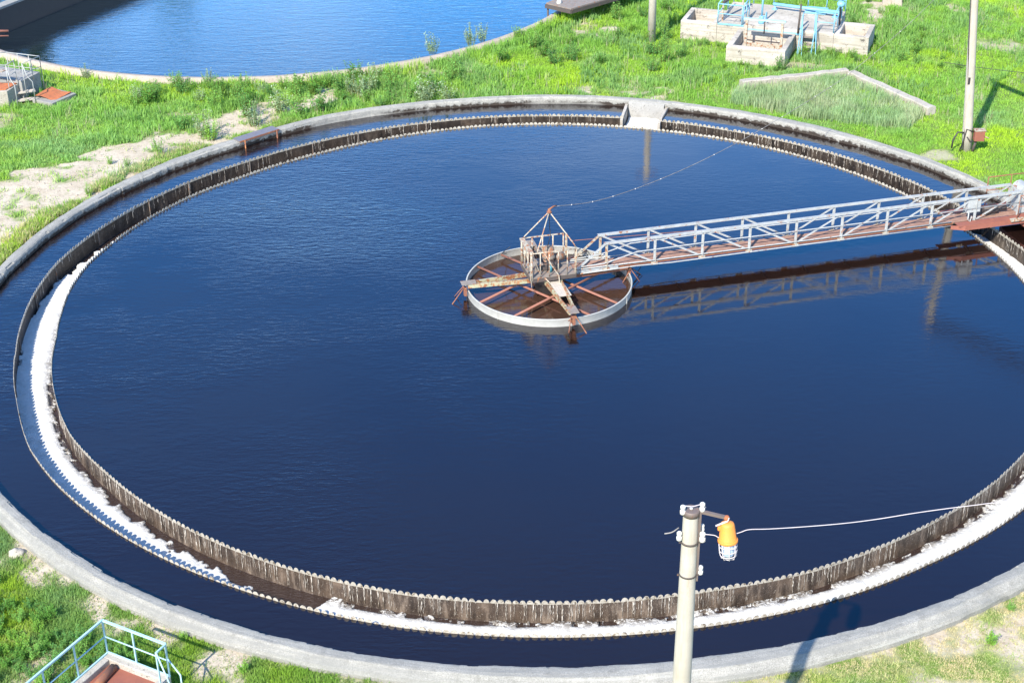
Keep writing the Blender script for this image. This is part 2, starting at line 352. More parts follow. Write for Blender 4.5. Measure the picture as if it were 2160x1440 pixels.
OUT0, OUT1 = math.radians(73.0), math.radians(77.9)      # outlet chamber sector
B2 = (-15.19, 41.97); B2R = 18.33

# ------------------------------------------------------------------ ground
SAND = [(-22.7, 11.4), (-20.2, 13.4), (-17.6, 15.8), (-15.9, 17.8), (-13.6, 19.9), (-12.0, 21.0), (-9.3, 22.0), (-8.6, 21.3), (-11.2, 18.9), (-12.2, 17.2), (-13.6, 15.2), (-15.7, 13.0), (-18.2, 9.2), (-20.2, 3.4), (-21, -3), (-25, -3), (-25, 6)]
SAND2 = [(1.1, 22.0), (3.8, 22.3), (8.3, 21.6), (9.0, 20.2), (6.8, 19.8), (3.8, 20.3)]
PATCH = [(2.3, 33.0), (4.7, 32.2), (4.3, 29.6), (2.9, 28.7), (1.8, 30.1)]
DRY = [(17.7, 36.4), (20.6, 36.3), (18.9, 31.6), (17.2, 31)]
NSAND = [(-15.8, -12.6), (-14.7, -14.2), (-12.3, -16.4), (-9.3, -18.5), (-5, -20.0), (0, -20.4), (4, -20.2), (4, -23), (-6, -23), (-8.5, -20.3), (-12.4, -17.6), (-15.8, -14.8)]
REEDS = [(9.7, 21.8), (15.2, 23.4), (17.8, 18.5), (16.4, 16.3), (12.2, 17.7), (9.0, 20.0)]
_jit = np.random.default_rng(2).normal(0, .38, (10, 2))
def softw(x, y, poly, amp=1.1):
    dx = (vn(x, y, 0.8, 5) - .5) * amp * 2; dy = (vn(y, x, 0.8, 5) - .5) * amp * 2; o = 0
    for a, b in _jit: o = o + inpoly(x + dx + a, y + dy + b, poly)
    return o / 10.
def bare(x, y):
    b = np.clip((vn(x, y, 0.33, 4) - 0.62) * 4, 0, 0.5); d = vn(x, y, 1.5, 4) - .5
    br = (x > 3.5) & (y < -8)
    b = np.where(br, 0.53 + (vn(x, y, 1.6, 5) - .5) * 1.0 + (vn(x, y, .5, 2) - .5) * .5, b)
    bl = (x < -6) & (y < -12)
    b = np.where(bl, 0.22 + (vn(x, y, 0.7, 4) - .5) * 1.3, b)
    for P, base, am, k in ((SAND, .72, 1.3, 1.1), (SAND2, .36, 1.5, .7), (PATCH, .52, 1.3, .7), (DRY, .45, 1.3, .7), (NSAND, .46, 1.6, .5)):
        w_ = softw(x, y, P, k); b = b * (1 - w_) + np.clip(base + d * am, 0, 1) * w_
    r = np.hypot(x, y); b = np.where((r < 21.1) & (y > 8) & (vn(x, y, 1.2, 2) > .5), np.maximum(b, .45), b)
    return np.clip(b, 0, 1)
def gh(x, y):
    x = np.asarray(x, float); y = np.asarray(y, float)
    r = np.hypot(x, y); base = 0.02 + 0.10 * (vn(x, y, 0.25, 3) - .5) + 0.05 * (vn(x, y, 1.5, 3) - .5)
    base = base + 0.25 * np.clip((vn(x, y, 0.12, 2) - .5), 0, 1) * np.clip((r - 22) / 5, 0, 1)
    base = np.where(y < -8, base - 0.05, base)
    return base
def ax(lo, hi, st, far):
    core = np.arange(lo, hi + st / 2, st); g = np.geomspace(st * 2, far, 30); return np.r_[lo - g[::-1], core, hi + g]
gx = ax(-38, 34, 0.18, 600); gy = ax(-26, 62, 0.18, 700)
X, Y = np.meshgrid(gx, gy); Z = gh(X, Y)
Z = np.where(np.hypot(X, Y) < 20.32, -3.0, Z); Z = np.where(np.hypot(X - B2[0], Y - B2[1]) < B2R + 0.28, -3.0, Z)
nx, ny = len(gx), len(gy); I = np.arange(nx * ny).reshape(ny, nx)
F = np.stack([I[:-1, :-1], I[:-1, 1:], I[1:, 1:], I[1:, :-1]], -1).reshape(-1, 4)
g = npmesh('ground', np.stack([X, Y, Z], -1).reshape(-1, 3), F, 'ground', smooth=True, attr=('bare', bare(X, Y).ravel())); g['kind'] = 'structure'

# ------------------------------------------------------------------ ring helper
def ring(name, th, prof_fn, mat, parent=None, smooth=True, close=True):
    """prof_fn(th) -> list of (r array, z array)"""
    P = prof_fn(th); k = len(P); N = len(th)
    V = np.stack([np.stack([r * np.cos(th), r * np.sin(th), np.broadcast_to(z, th.shape)], -1) for r, z in P], 1)
    I = np.arange(N * k).reshape(N, k); J = np.roll(I, -1, 0)
    if not close: I2, J2 = I[:-1], J[:-1]
    else: I2, J2 = I, J
    F = np.stack([I2[:, :-1], J2[:, :-1], J2[:, 1:], I2[:, 1:]], -1).reshape(-1, 4)
    return npmesh(name, V.reshape(-1, 3), F, mat, parent, smooth)
def sheet(name, r0, r1, z, th, mat, close=True, nr=2):
    def f(t):
        a = r0(t) if callable(r0) else np.full_like(t, r0); b = r1(t) if callable(r1) else np.full_like(t, r1)
        return [(b + (a - b) * i / (nr - 1), z) for i in range(nr)]
    o = ring(name, th, f, mat, None, True, close); o['kind'] = 'structure'; return o
TH = np.linspace(0, 2 * PI, 2880, endpoint=False)
# wall of the big tank
tank = empty('settling_tank', 'large round concrete settling tank filled with dark water', 'settling tank')
def wallprof(t):
    seg = (np.degrees(t) % 360 / 7.5); si = seg.astype(int); ri = rad(LIP, t) + (_perm[si, 5] - .5) * .05 - .03 * (1 - (2 * (seg - si) - 1) ** 2); x, y = np.cos(t) * 9, np.sin(t) * 9
    e = (vn(x * 2.2, y * 2.2, 1, 4) - .5); e2 = (vn(x * 9, y * 9, 1, 3) - .5)
    ch = np.where(vn(x * 6, y * 6, 1, 2) > .66, 0.05, 0.0)
    ro = 20.60 + 0.10 * (vn(x * 3, y * 3, 1, 3) - .5) - 0.10 * (np.sin(t) > 0)
    return [(ri + .02, -2.6), (ri + .02 + .03 * e, 0.02), (ri + .05 * e2, .15), (ri + .06 * e2, .27 + .02 * e), (ri + .03 + ch + .05 * e2, .315 - ch * .4),
            (ri + .10 + .03 * e, .335), (ri + .30, .345 + .015 * e), (ro - .16, .335 + .01 * e2), (ro - .13 + .02 * e2, .31), (ro + .02, .19 + .02 * e), (ro + .07, .10), (ro + .08, -.4)]
jn = NT('rim_concrete'); v = jn.pos(); sp = jn.n('ShaderNodeSeparateXYZ'); jn.l(jn.g.outputs['Position'], sp.inputs[0])
a = jn.ramp(jn.noise(v, 1.1, 7, .6), (0.3, (0.27, 0.265, 0.245)), (0.7, (0.40, 0.385, 0.35)))
a = jn.mix(jn.ramp(jn.noise(v, 3.4, 8, .7), (0.50, 0), (0.72, .7)), a, (0.15, 0.145, 0.13))
a = jn.mix(jn.ramp(jn.noise(v, 36, 4, .75), (0.42, 0), (0.60, .55)), a, (0.12, 0.115, 0.105))
a = jn.mix(jn.ramp(jn.noise(v, 30, 3, .6), (0.60, 0), (0.68, .6)), a, (0.46, 0.45, 0.42))
an = jn.math('ARCTAN2', sp.outputs['Y'], sp.outputs['X']); rr1 = jn.math('POWER', jn.math('ADD', jn.math('POWER', sp.outputs['X'], 2.0), jn.math('POWER', sp.outputs['Y'], 2.0)), 0.5)
cx = jn.n('ShaderNodeCombineXYZ'); jn.l(jn.math('MULTIPLY', an, 5.0), cx.inputs[0]); jn.l(jn.math('MULTIPLY', rr1, 7.0), cx.inputs[1]); jn.l(jn.math('MULTIPLY', sp.outputs['Z'], 6.0), cx.inputs[2])
sk = jn.noise(cx.outputs[0], 1.0, 6, .6)
a = jn.mix(jn.ramp(sk, (0.46, 0), (0.62, .6)), a, (0.20, 0.20, 0.19)); a = jn.mix(jn.ramp(sk, (0.30, .5), (0.42, 0)), a, (0.40, 0.395, 0.37))
zz = jn.n('ShaderNodeMapRange'); jn.l(sp.outputs['Z'], zz.inputs['Value']); zz.inputs['From Min'].default_value = 0.04; zz.inputs['From Max'].default_value = 0.30
dk = jn.math('ADD', jn.noise(v, 5, 7, .7), jn.math('MULTIPLY', zz.outputs[0], -0.42)); rr2 = jn.math('POWER', jn.math('ADD', jn.math('POWER', sp.outputs['X'], 2.0), jn.math('POWER', sp.outputs['Y'], 2.0)), 0.5)
inner = jn.ramp(jn.math('MULTIPLY', jn.math('SUBTRACT', rr2, 19.6), 1.0), (0.58, 1), (0.62, 0))
a = jn.mix(jn.math('MULTIPLY', jn.ramp(dk, (0.28, 0), (0.42, 1)), inner), a, (0.035, 0.026, 0.020))
jn.col(a); jn.set(Roughness=.95); jn.bump(jn.noise(v, 12, 9, .8), .9, .04); MT['rim_concrete'] = jn.m
ring('tank_wall', TH, wallprof, 'rim_concrete', tank, False)

# overflow trough: two brown walls, two notched plates, floor
trough = empty('overflow_trough', 'ring shaped overflow trough with scalloped plates inside the round tank', 'overflow trough')
def sect(a0, a1, n): return np.linspace(a0, a1, n)
thO = sect(OUT1, OUT0 + 2 * PI, 1500)
def tw(tab, off0, off1):
    def f(t):
        r = rad(tab, t); e = .03 * (vn(np.cos(t) * 60, np.sin(t) * 60, 1, 3) - .5)
        return [(r + off0 + e, -1.0), (r + off0 + e, -.012), (r + off1, -.012), (r + off1, -1.0)]
    return f
ring('inner_wall', TH, tw(WI, -.11, -.01), 'trough_wall', trough, False)
ring('outer_wall', thO, tw(WO, .01, .11), 'trough_wall_shaded', trough, False, False)
ring('floor', TH, lambda t: [(rad(WO, t) + .06, -0.9), (rad(WI, t) - .06, -0.9)], 'trough_wall', trough)
NT_ = 567
def plate(name, tab, a0, a1, off, parent):
    nt_ = int(round(NT_ * (a1 - a0) / (2 * PI))); M_ = 10
    us = []; zs = []
    rr = np.random.default_rng(3)
    for i in range(nt_):
        jit = rr.normal(0, .007) - (.05 if rr.random() < .012 else 0); wv = rr.uniform(.40, .46)
        for j in range(M_):
            u = j / M_; us.append((i + u) / nt_)
            q = (u - .5) / wv
            zs.append((-.010 if abs(q) >= 1 else .0 + .10 * math.sqrt(1 - q * q)) + jit)
    t = a0 + (a1 - a0) * np.array(us); z = np.array(zs); r = rad(tab, t) + off
    tilt = 0.01 * (vn(np.cos(t) * 80, np.sin(t) * 80, 1, 2) - .5)
    lo = np.full_like(z, -.022)
    def f(_): return [(r, lo), (r + tilt, z), (r + .010 + tilt, z), (r + .010, lo)]
    return ring(name, t, f, 'tooth_plate', parent, False, abs((a1 - a0) - 2 * PI) < 1e-6)
plate('notched_plate', WI, 0, 2 * PI, -.008, trough)
plate('notched_plate', WO, OUT1, OUT0 + 2 * PI, -.004, trough)
# joint ribs on the outer trough wall
for k, d in enumerate(range(96, 232, 9)):
    a = math.radians(d + (k % 3)); r = float(rad(WO, np.array([a]))[0]) - .01
    mb = MB(); c, s_ = math.cos(a), math.sin(a)
    mb.bar((r * c, r * s_, -.6), (r * c, r * s_, -.04), .03, .03, (-s_, c, 0)); mb.build('joint_rib', 'grey_plate', trough)

# waters
wi_ = lambda t: rad(WI, t) - .006
o = sheet('water', 0.02, wi_, 0.0, TH, 'tank_water', True, 3)
def chan_in(t): return rad(WO, t) + .008
sheet('water', chan_in, lambda t: rad(LIP, t) + .05, 0.0, thO, 'tank_water', False)
sheet('water', lambda t: rad(WI, t) - .05, lambda t: rad(WO, t) + .05, -0.64, TH, 'launder_water')
# outlet chamber
oc = empty('outlet_chamber', 'pale concrete outlet chamber full of foam cut into the far tank rim', 'outlet chamber')
for a in (OUT0 - .004, OUT1 + .004):
    c, s_ = math.cos(a), math.sin(a); mb = MB(); r0 = 18.36
    vs = []
    for rr_, zt in ((r0, .0), (18.9, .09), (19.6, .12), (20.12, .14)): vs.append((rr_, zt))
    for (ra, za), (rb, zb) in zip(vs, vs[1:]):
        pa = Vector((ra * c, ra * s_, 0)); pb = Vector((rb * c, rb * s_, 0)); nn = Vector((-s_, c, 0)) * .06
        V = [pa - nn + Vector((0, 0, -1)), pa + nn + Vector((0, 0, -1)), pb + nn + Vector((0, 0, -1)), pb - nn + Vector((0, 0, -1)), pa - nn + Vector((0, 0, za)), pa + nn + Vector((0, 0, za)), pb + nn + Vector((0, 0, zb)), pb - nn + Vector((0, 0, zb))]
        mb.add(V, [(0, 3, 2, 1), (4, 5, 6, 7), (0, 1, 5, 4), (1, 2, 6, 5), (2, 3, 7, 6), (3, 0, 4, 7)])
    mb.build('side_wall', 'concrete_warm', oc)
tt = sect(OUT0 + .001, OUT1 - .001, 30)
ring('back_wall', tt, lambda t: [(rad(LIP, t) - .13, -1.), (rad(LIP, t) - .12, .25), (rad(LIP, t) + .03, .29)], 'concrete', oc, True, False)

# ------------------------------------------------------------------ foam in the trough (real displaced sheet)
def foam_sheet(t, rin, rout, nr, cover, z0, name, label, close=False):
    N = len(t); U = np.linspace(0, 1, nr)[None, :]; T = t[:, None] + 0 * U
    Rr = rin(t)[:, None] * (1 - U) + rout(t)[:, None] * U; x = Rr * np.cos(T); y = Rr * np.sin(T)
    arc = T * 18
    lumps = vn(x, y, 1.6, 4); fine = vn(x, y, 7, 4); n1 = vn(x, y, 3.2, 4)
    m = cover(T, U, n1, x, y)
    z = z0 + (lumps - .5) * .06 + (fine - .5) * .03 - .05 * np.clip(1 - m * 4, 0, 1)
    z = np.where(m > 0, z, z0 - .28)
    V = np.stack([x, y, z], -1).reshape(-1, 3); I = np.arange(N * nr).reshape(N, nr); J = np.roll(I, -1, 0)
    if not close: I, J = I[:-1], J[:-1]
    F = np.stack([I[:, :-1], I[:, 1:], J[:, 1:], J[:, :-1]], -1).reshape(-1, 4)
    o = npmesh(name, V, F, 'foam', None, True, attr=('across', ((U + 0 * T) if close else (U * 0 + 1 + 0 * T)).ravel())); return tagit(o, label, 'foam', kind='stuff')
def cov(T, U, n1, x, y):
    d = np.degrees(T) % 360
    thr = np.interp(d, [0, 20, 60, 120, 150, 170, 185, 200, 215, 230, 238, 243, 246, 247.2, 262, 275, 290, 305, 320, 350, 360],
                    [.0, .0, .0, .05, .0, .02, .05, .05, .09, .18, .32, .62, .95, .0, .0, .0, .02, .05, .05, .0, .0])
    m = U - thr - (n1 - .5) * np.where(thr > .12, 0.55, 0.30) * (1 + .0 * U)
    edge = (d > 243) & (d < 249.4 - 2.2 * U)
    m = np.where((d > 245.0) & (d < 247.2), -1, m)
    m = np.where((d >= 247.2) & (d <= 250.0), np.where((d - 247.2) / 1.8 > (1 - U), .3, -1), m)
    m = np.where((U < .20) & (vn(x, y, 2.3, 4) + U > .66) & (U < .2) & (d > 195) & (d < 335), -1, m)
    m = np.where((U > .93) & (n1 > .66), -1, m)
    lim = np.interp(d, [0, 15, 28, 72, 100, 125, 150, 170, 182, 360], [1.2, 1.2, .45, .15, .15, .30, .50, .80, 1.2, 1.2])
    m = np.where(U + (n1 - .5) * .5 > lim, -1, m)
    return m
foam_sheet(np.linspace(0, 2 * PI, 3400, endpoint=False), lambda t: rad(WI, t) - .02, lambda t: rad(WO, t) + .03, 26, cov, -.55, 'foam',
           'white foam floating in the ring trough between the two scalloped plates', True)
foam_sheet(sect(OUT0 + .003, OUT1 - .003, 70), lambda t: rad(WO, t) + .0, lambda t: rad(LIP, t) - .05, 24, lambda T, U, n, x, y: 1 + 0 * n, -.44, 'foam',
           'white foam filling the outlet chamber at the far rim')

# ------------------------------------------------------------------ falling water on the trough walls (uncountable threads)
def threads():
    V = []; F = []; r3 = np.random.default_rng(11)
    def strand(a, tab, off, sgn, z0, z1, wd):
        nseg = 6; b = len(V); rb = float(rad(tab, np.array([a]))[0]) + off; wob = r3.normal(0, 1, nseg + 1)
        for i in range(nseg + 1):
            u = i / nseg; z = z0 + (z1 - z0) * u; out = sgn * (0.01 + .12 * math.sqrt(u) * wd * 10 * .5); r = rb + out
            aa = a + .0004 * wob[i]; ww = wd * (1 + .35 * wob[i]) * (1 - .3 * u)
            for q, o_ in ((-1, 0), (0, .35), (1, 0)):
                an = aa + q * ww / 2 / 17.3; rr_ = r + sgn * o_ * ww; V.append((rr_ * math.cos(an), rr_ * math.sin(an), z))
        for i in range(nseg):
            for q in range(2): F.append((b + i * 3 + q, b + i * 3 + q + 1, b + i * 3 + q + 4, b + i * 3 + q + 3))
    for k in range(NT_):
        a = 2 * PI * k / NT_; d = math.degrees(a)
        near = 205 < d < 335 or d > 352 or d < 20
        if near:
            p = .85 if vn(np.array(k * .13), np.array(3.), 1, 2) > .45 else .35
            for _ in range(3 if r3.random() < p else 0):
                aa = a + r3.normal(0, .0022); zt = -.015; zb = r3.uniform(-.5, -.25) if r3.random() < .5 else -.53
                strand(aa, WI, .0, 1, zt, zb, r3.choice([.008, .012, .018, .03], p=[.4, .35, .2, .05]))
        if (60 < d < 180 or d < 60) and not (OUT0 - .01 < a < OUT1 + .01):
            if r3.random() < (.75 if d < 72 else .35):
                for _ in range(2): strand(a + r3.normal(0, .003), WO, -.004, -1, -.015, r3.uniform(-.5, -.15), r3.choice([.010, .018]))
    o = npmesh('overflow_water', V, F, 'falling_water', None, True); tagit(o, 'thin threads of water spilling from the plate notches into the trough', 'falling water', kind='stuff')
    # splashes: dark lumpy churned water at the foot of the inner wall
threads()

# ------------------------------------------------------------------ scraper bridge, drive platform, feed ring  (local frame at the pivot)
PIV = (0.05, 1.05); BA = math.radians(14.8)
br = empty('scraper_bridge', 'long walkway bridge with white latticed handrails reaching from tank centre to rim', 'bridge', (*PIV, 0), BA)
YN, YF = -.315, .315; ZD, ZT = .74, 1.68
mb = MB()
for i in range(5):
    y0 = YN + .01 + i * .122; mb.box((.85, y0, ZD - .03), (20.6, y0 + .116, ZD - .03 + .028 + .002 * (i % 2)))
mb.build('deck', 'deck_boards', br)
for y in (YN - .02, YF + .02):
    mb = MB(); mb.box((.8, y * .93 - .02, ZD - .09), (15.9, y * .93 + .02, ZD - .032)); mb.build('deck_beam', 'rust', br)
    mb = MB(); mb.box((.8, y - .02, ZD - .15), (2.5, y + .02, ZD - .01)); mb.build('side_plate', 'white_paint', br)
for i in range(12):
    x = 1.6 + i * 1.7; mb = MB(); mb.box((x, YN, ZD - .13), (x + .06, YF, ZD - .035)); mb.build('cross_beam', 'dark_steel', br)
px_ = [2.03 + 1.84 * i for i in range(10)]
for y, sg in ((YN - .05, -1), (YF + .05, 1)):
    rail = MB(); rail.angle((px_[0] - .1, y, ZT), (px_[-1] + .05, y, ZT), .085, .014, 1)
    rail = rail.build('handrail', 'white_paint', br)
    m2 = MB()
    m2.tube([(.9, y - sg * .02, ZD + .12), (2.0, y, ZD + .16), (3.2, y, ZD + .46), (6, y, ZD + .49), (12, y, ZD + .47), (19, y, ZD + .50)], .022, 8)
    m2.build('middle_rail', 'white_paint', rail)
    m2 = MB(); m2.tube([(.9, y, ZD + .05), (4, y, ZD + .04), (10, y, ZD + .05), (15.8, y, ZD + .04)], .022, 8); m2.build('bottom_rail', 'white_paint', rail)
    m2 = MB(); m2.tube([(.9, y + sg * .03, ZD - .12), (3.2, y + sg * .04, ZD - .08), (4.5, y + sg * .05, ZD - .12), (10, y + sg * .05, ZD - .09), (15.8, y + sg * .05, ZD - .1)], .022, 8); m2.build('bottom_rail', 'white_paint', rail)
    for i, x in enumerate(px_):
        m2 = MB(); m2.angle((x, y + sg * .004, ZD - .10), (x, y + sg * .004, ZT - .045), .075, .012, 1); m2.build('post', 'white_worn' if i < 1 else 'white_paint', rail)
        m2 = MB(); m2.box((x - .13, y + sg * .012 - .006, ZD - .15), (x + .13, y + sg * .012 + .006, ZD - .02)); m2.build('gusset', 'white_worn', rail)
        if i < 9:
            a, b = ((x + .08, ZT - .04), (px_[i + 1] - .12, ZD + .02)) if i < 4 else ((x + .12, ZD + .02), (px_[i + 1] - .08, ZT - .04))
            m2 = MB(); m2.bar((a[0], y - sg * .03, a[1]), (b[0], y - sg * .03, b[1]), .012, .065); m2.build('diagonal', 'white_paint', rail)
            m2 = MB()
    m2 = MB(); m2.bar((px_[0] - .05, y, ZT - .02), (.95, y, ZD + .05), .012, .085); m2.bar((px_[0] - .05, y + .04, ZT - .02), (.95, y + .04, ZD + .05), .07, .012); m2.build('diagonal', 'white_worn' if sg > 0 else 'white_paint', rail)
mb = MB(); mb.tube([(.9, YF + .1, ZT - .1), (8, YF + .12, ZT - .42), (15, YF + .1, ZT - .30)], .010, 6); mb.build('wire', 'rust', br)
# wide rusty end platform, cabinet, drive housing
mb = MB(); mb.box((15.95, YN - .42, ZD - .035), (18.7, YN - .06, ZD - .005)); mb.box((15.95, YF + .1, ZD - .035), (18.7, YF + .5, ZD - .005)); mb.build('end_platform', 'rust_red', br)
mb = MB(); mb.add([(15.7, YN - .25, ZD - .02), (16.2, YN - .44, ZD - .02), (18.7, YN - .44, ZD - .02), (18.7, YN - .40, ZD - .02), (16.2, YN - .40, ZD - .02), (15.7, YN - .21, ZD - .02),
                   (15.7, YN - .25, ZD - .17), (16.2, YN - .44, ZD - .20), (18.7, YN - .44, ZD - .20), (18.7, YN - .40, ZD - .20), (16.2, YN - .40, ZD - .20), (15.7, YN - .21, ZD - .17)],
                  [(0, 1, 2, 3, 4, 5), (11, 10, 9, 8, 7, 6), (0, 6, 7, 1), (1, 7, 8, 2), (2, 8, 9, 3), (3, 9, 10, 4), (4, 10, 11, 5), (5, 11, 6, 0)]); mb.build('edge_beam', 'rust_red', br)
mb = MB(); mb.box((16.45, YN - .02, ZD + .30), (17.0, YN + .16, ZD + .90)); cb = mb.build('control_cabinet', 'white_paint', br, .01)
mb = MB(); mb.box((16.47, YN - .04, ZD + .33), (16.97, YN - .022, ZD + .87)); mb.build('door', 'white_paint', cb, .004)
mb = MB(); mb.tube([(16.5, YN - .05, ZD + .35), (16.45, YN - .12, ZD + .1), (16.55, YN - .12, ZD - .02), (16.62, YN - .08, ZD + .2)], .025, 8); mb.build('cable_loop', 'white_paint', cb)
mb = MB(); mb.box((18.75, YN - .55, ZD - .40), (20.9, YF + .6, ZD - .02)); mb.build('end_carriage', 'rust_red', br, .02)
mb = MB(); mb.tube([(17.3, .0, ZD + .18), (17.9, .0, ZD + .18)], .17, 14); mb.tube([(17.9, 0, ZD + .18), (18.3, 0, ZD + .18)], .09, 12); mb.box((17.4, -.14, ZD), (17.8, .14, ZD + .05)); mb.build('drive_motor', 'dark_steel', br)
# upright housing with rounded top
pr = [(-.28, 0), (-.28, .85)] + [(-.28 * math.cos(PI * i / 8), .85 + .25 * math.sin(PI * i / 8)) for i in range(1, 8)] + [(.28, .85), (.28, 0)]
k = len(pr); vs = [(18.95 + a, -.25, ZD + b) for a, b in pr] + [(18.95 + a, .35, ZD + b) for a, b in pr]
mb = MB().add(vs, [tuple(range(k)), tuple(range(k, 2 * k))[::-1]] + [(i, (i + 1) % k, k + (i + 1) % k, k + i) for i in range(k)]); mb.build('motor_housing', 'white_paint', br, .01)
hr = MB(); hr.tube([(17.9, YF + .5, ZD + 1.15), (20.5, YF + .5, ZD + 1.15)], .022, 8); hr.tube([(17.9, YF + .5, ZD + .6), (20.5, YF + .5, ZD + .6)], .018, 8)
for x in (17.9, 18.9, 20.0): hr.tube([(x, YF + .5, ZD - .02), (x, YF + .5, ZD + 1.15)], .022, 8)
hr.build('rusty_rail', 'rust', br)
hr = MB(); hr.tube([(18.4, YN - .4, ZD + .95), (20.5, YN - .5, ZD + .95)], .02, 8); hr.tube([(18.4, YN - .4, ZD - .05), (18.4, YN - .4, ZD + .95), (19.2, YN - .45, ZD + .2)], .02, 8); hr.tube([(18.4, YN - .4, ZD + .5), (20.5, YN - .5, ZD + .5)], .018, 8)
hr.build('rusty_rail', 'rust', br)
mb = MB(); mb.box((18.1, YN - .52, ZD - .05), (18.75, YN - .36, ZD + .03)); mb.build('step_plate', 'white_worn', br)
for y in (-.5, .5):
    mb = MB(); mb.tube([(19.6, y - .09, .5), (19.6, y + .09, .5)], .16, 18); mb.build('wheel', 'dark_steel', br)

dm = empty('scum_drum', 'brown mottled drum standing in the trough under the far end of the bridge', 'drum', (15.96, 6.55, 0))
MB().lathe([(.36, -.7), (.36, .12), (.33, .14)], (0, 0, 0), 24).build('drum_wall', 'trough_wall', dm)
MB().lathe([(.37, .10), (.37, .17), (.34, .17)], (0, 0, 0), 24).build('drum_rim', 'tooth_plate', dm)
# drive platform on the pivot
dp = empty('drive_platform', 'caged drive platform with rusty motor and pyramid mast at the tank centre', 'drive platform', (*PIV, 0), BA)
ZP, ZR = .80, 1.80; x0, x1, y0, y1 = -.84, .82, -.64, .64
mb = MB(); mb.box((x0, y0, ZP - .03), (x1, y1, ZP)); mb.build('floor', 'grey_plate', dp)
mb = MB()
for a, b in (((x0, y0), (x1, y0)), ((x1, y0), (x1, y1)), ((x1, y1), (x0, y1)), ((x0, y1), (x0, y0))): mb.bar((*a, ZP - .10), (*b, ZP - .10), .05, .13)
mb.build('floor_frame', 'dark_steel', dp)
def railing(parent, pts, zb, zt, step, mat, r=.02, top='tube', toprail_w=.06, closed=False, mid=None):
    q = MB()
    for a, b in zip(pts, pts[1:]):
        if top == 'tube': q.tube([(*a, zt), (*b, zt)], r * 1.1, 8)
        else: q.bar((*a, zt), (*b, zt), toprail_w, .03)
    t = q.build('top_rail', mat, parent)
    for a, b in zip(pts, pts[1:]):
        L = math.dist(a, b); nn = max(1, int(round(L / step)))
        for i in range(nn + (b == pts[-1])):
            x = a[0] + (b[0] - a[0]) * i / nn; y = a[1] + (b[1] - a[1]) * i / nn
            MB().tube([(x, y, zb), (x, y, zt)], r, 8).build('post', mat, t)
        if mid:
            for z in mid: MB().tube([(*a, z), (*b, z)], r * .8, 8).build('middle_rail', mat, t)
    return t
railing(dp, [(x1 - .1, y1), (x0, y1), (x0, y0)], ZP, ZR, .42, 'white_worn', .026, 'bar')
railing(dp, [(x0, y0), (x1, y0)], ZP, ZR - .04, .34, 'white_worn', .02)
MB().bar((x0, y0, ZR), (x0, y1, ZR), .16, .05).build('corner_plate', 'white_worn', dp)
MB().bar((x0 + .02, y0, ZR), (x0 + .35, y0 + .15, ZP + .1), .05, .012).bar((x0 + .02, y1, ZR - .05), (x0 + .02, y0, ZP + .1), .012, .05).build('cage_brace', 'white_worn', dp)
for a in ((x0, y0), (x0, y1), (x1, y1), (x1, y0 + .08)):
    MB().angle((*a, ZP - .1), (*a, ZR - .02), .07, .01, 1).build('corner_post', 'white_worn', dp)
apx = (0.0, 0.0, 3.02)
ms = MB()
for a in ((x0 + .05, y1), (x0 + .22, y0), (x1 - .03, y1), (x1, y0 + .1)): ms.tube([(*a, ZR - .02), (a[0] * .93, a[1] * .93, ZR + .1), apx], .022, 8)
ms.build('mast', 'white_worn', dp)
MB().lathe([(.09, 0), (.09, .05), (.05, .06), (.05, .14)], (0, 0, 2.98), 12).tube([(0, 0, 3.1), (.18, .1, 3.15), (.32, .2, 3.12)], .03, 8).build('mast_head', 'rust', dp)
MB().tube([(0, 0, 3), (.03, .05, 2.4), (.05, .0, 2.1), (-.05, 0, 1.7), (-.1, .05, 1.1)], .013, 6).build('hanging_cable', 'dark_cable', dp)
mt = MB(); mt.lathe([(.20, 0), (.20, .28), (.17, .30), (.17, .34), (.23, .36), (.23, .44), (.20, .47), (.20, .74), (.15, .80), (.05, .82)], (.02, .12, ZP), 20); mt.build('motor', 'dirty_motor', dp)
MB().box((-.28, -.18, ZP), (.34, .42, ZP + .26)).build('gearbox', 'dark_steel', dp, .03)
MB().tube([(.25, .25, ZP + .28), (.62, .32, ZP + .28)], .15, 14).build('gear_drum', 'dirty_motor', dp)
MB().box((-.66, -.3, ZP + .30), (-.3, .22, ZP + .34)).bar((-.5, 0, ZP), (-.5, 0, ZP + .3), .05, .05).build('small_table', 'grey_plate', dp)
MB().lathe([(.05, 0), (.05, .22), (.02, .23), (.02, .3)], (-.02, -.3, ZP), 10).build('bottle', 'bottle_blue', dp)
MB().tube([(-.35, y0 - .03, ZR - .1), (-.1, y0 - .08, ZP + .45), (.15, y0 - .1, ZP + .05), (.18, y0 - .1, ZP - .25), (.08, y0 - .1, ZP - .38), (-.1, y0 - .08, ZP - .32), (-.35, y0 - .04, ZP - .02)], .024, 8).build('hose_loop', 'white_worn', dp)
MB().tube([(x0 + .02, y0 - .02, ZR - .3), (x0 - .03, y0 - .05, ZP), (x0, y0 - .05, ZP - .35), (x0 + .12, y0 - .05, ZP - .6)], .014, 6).build('hanging_cable', 'white_worn', dp)
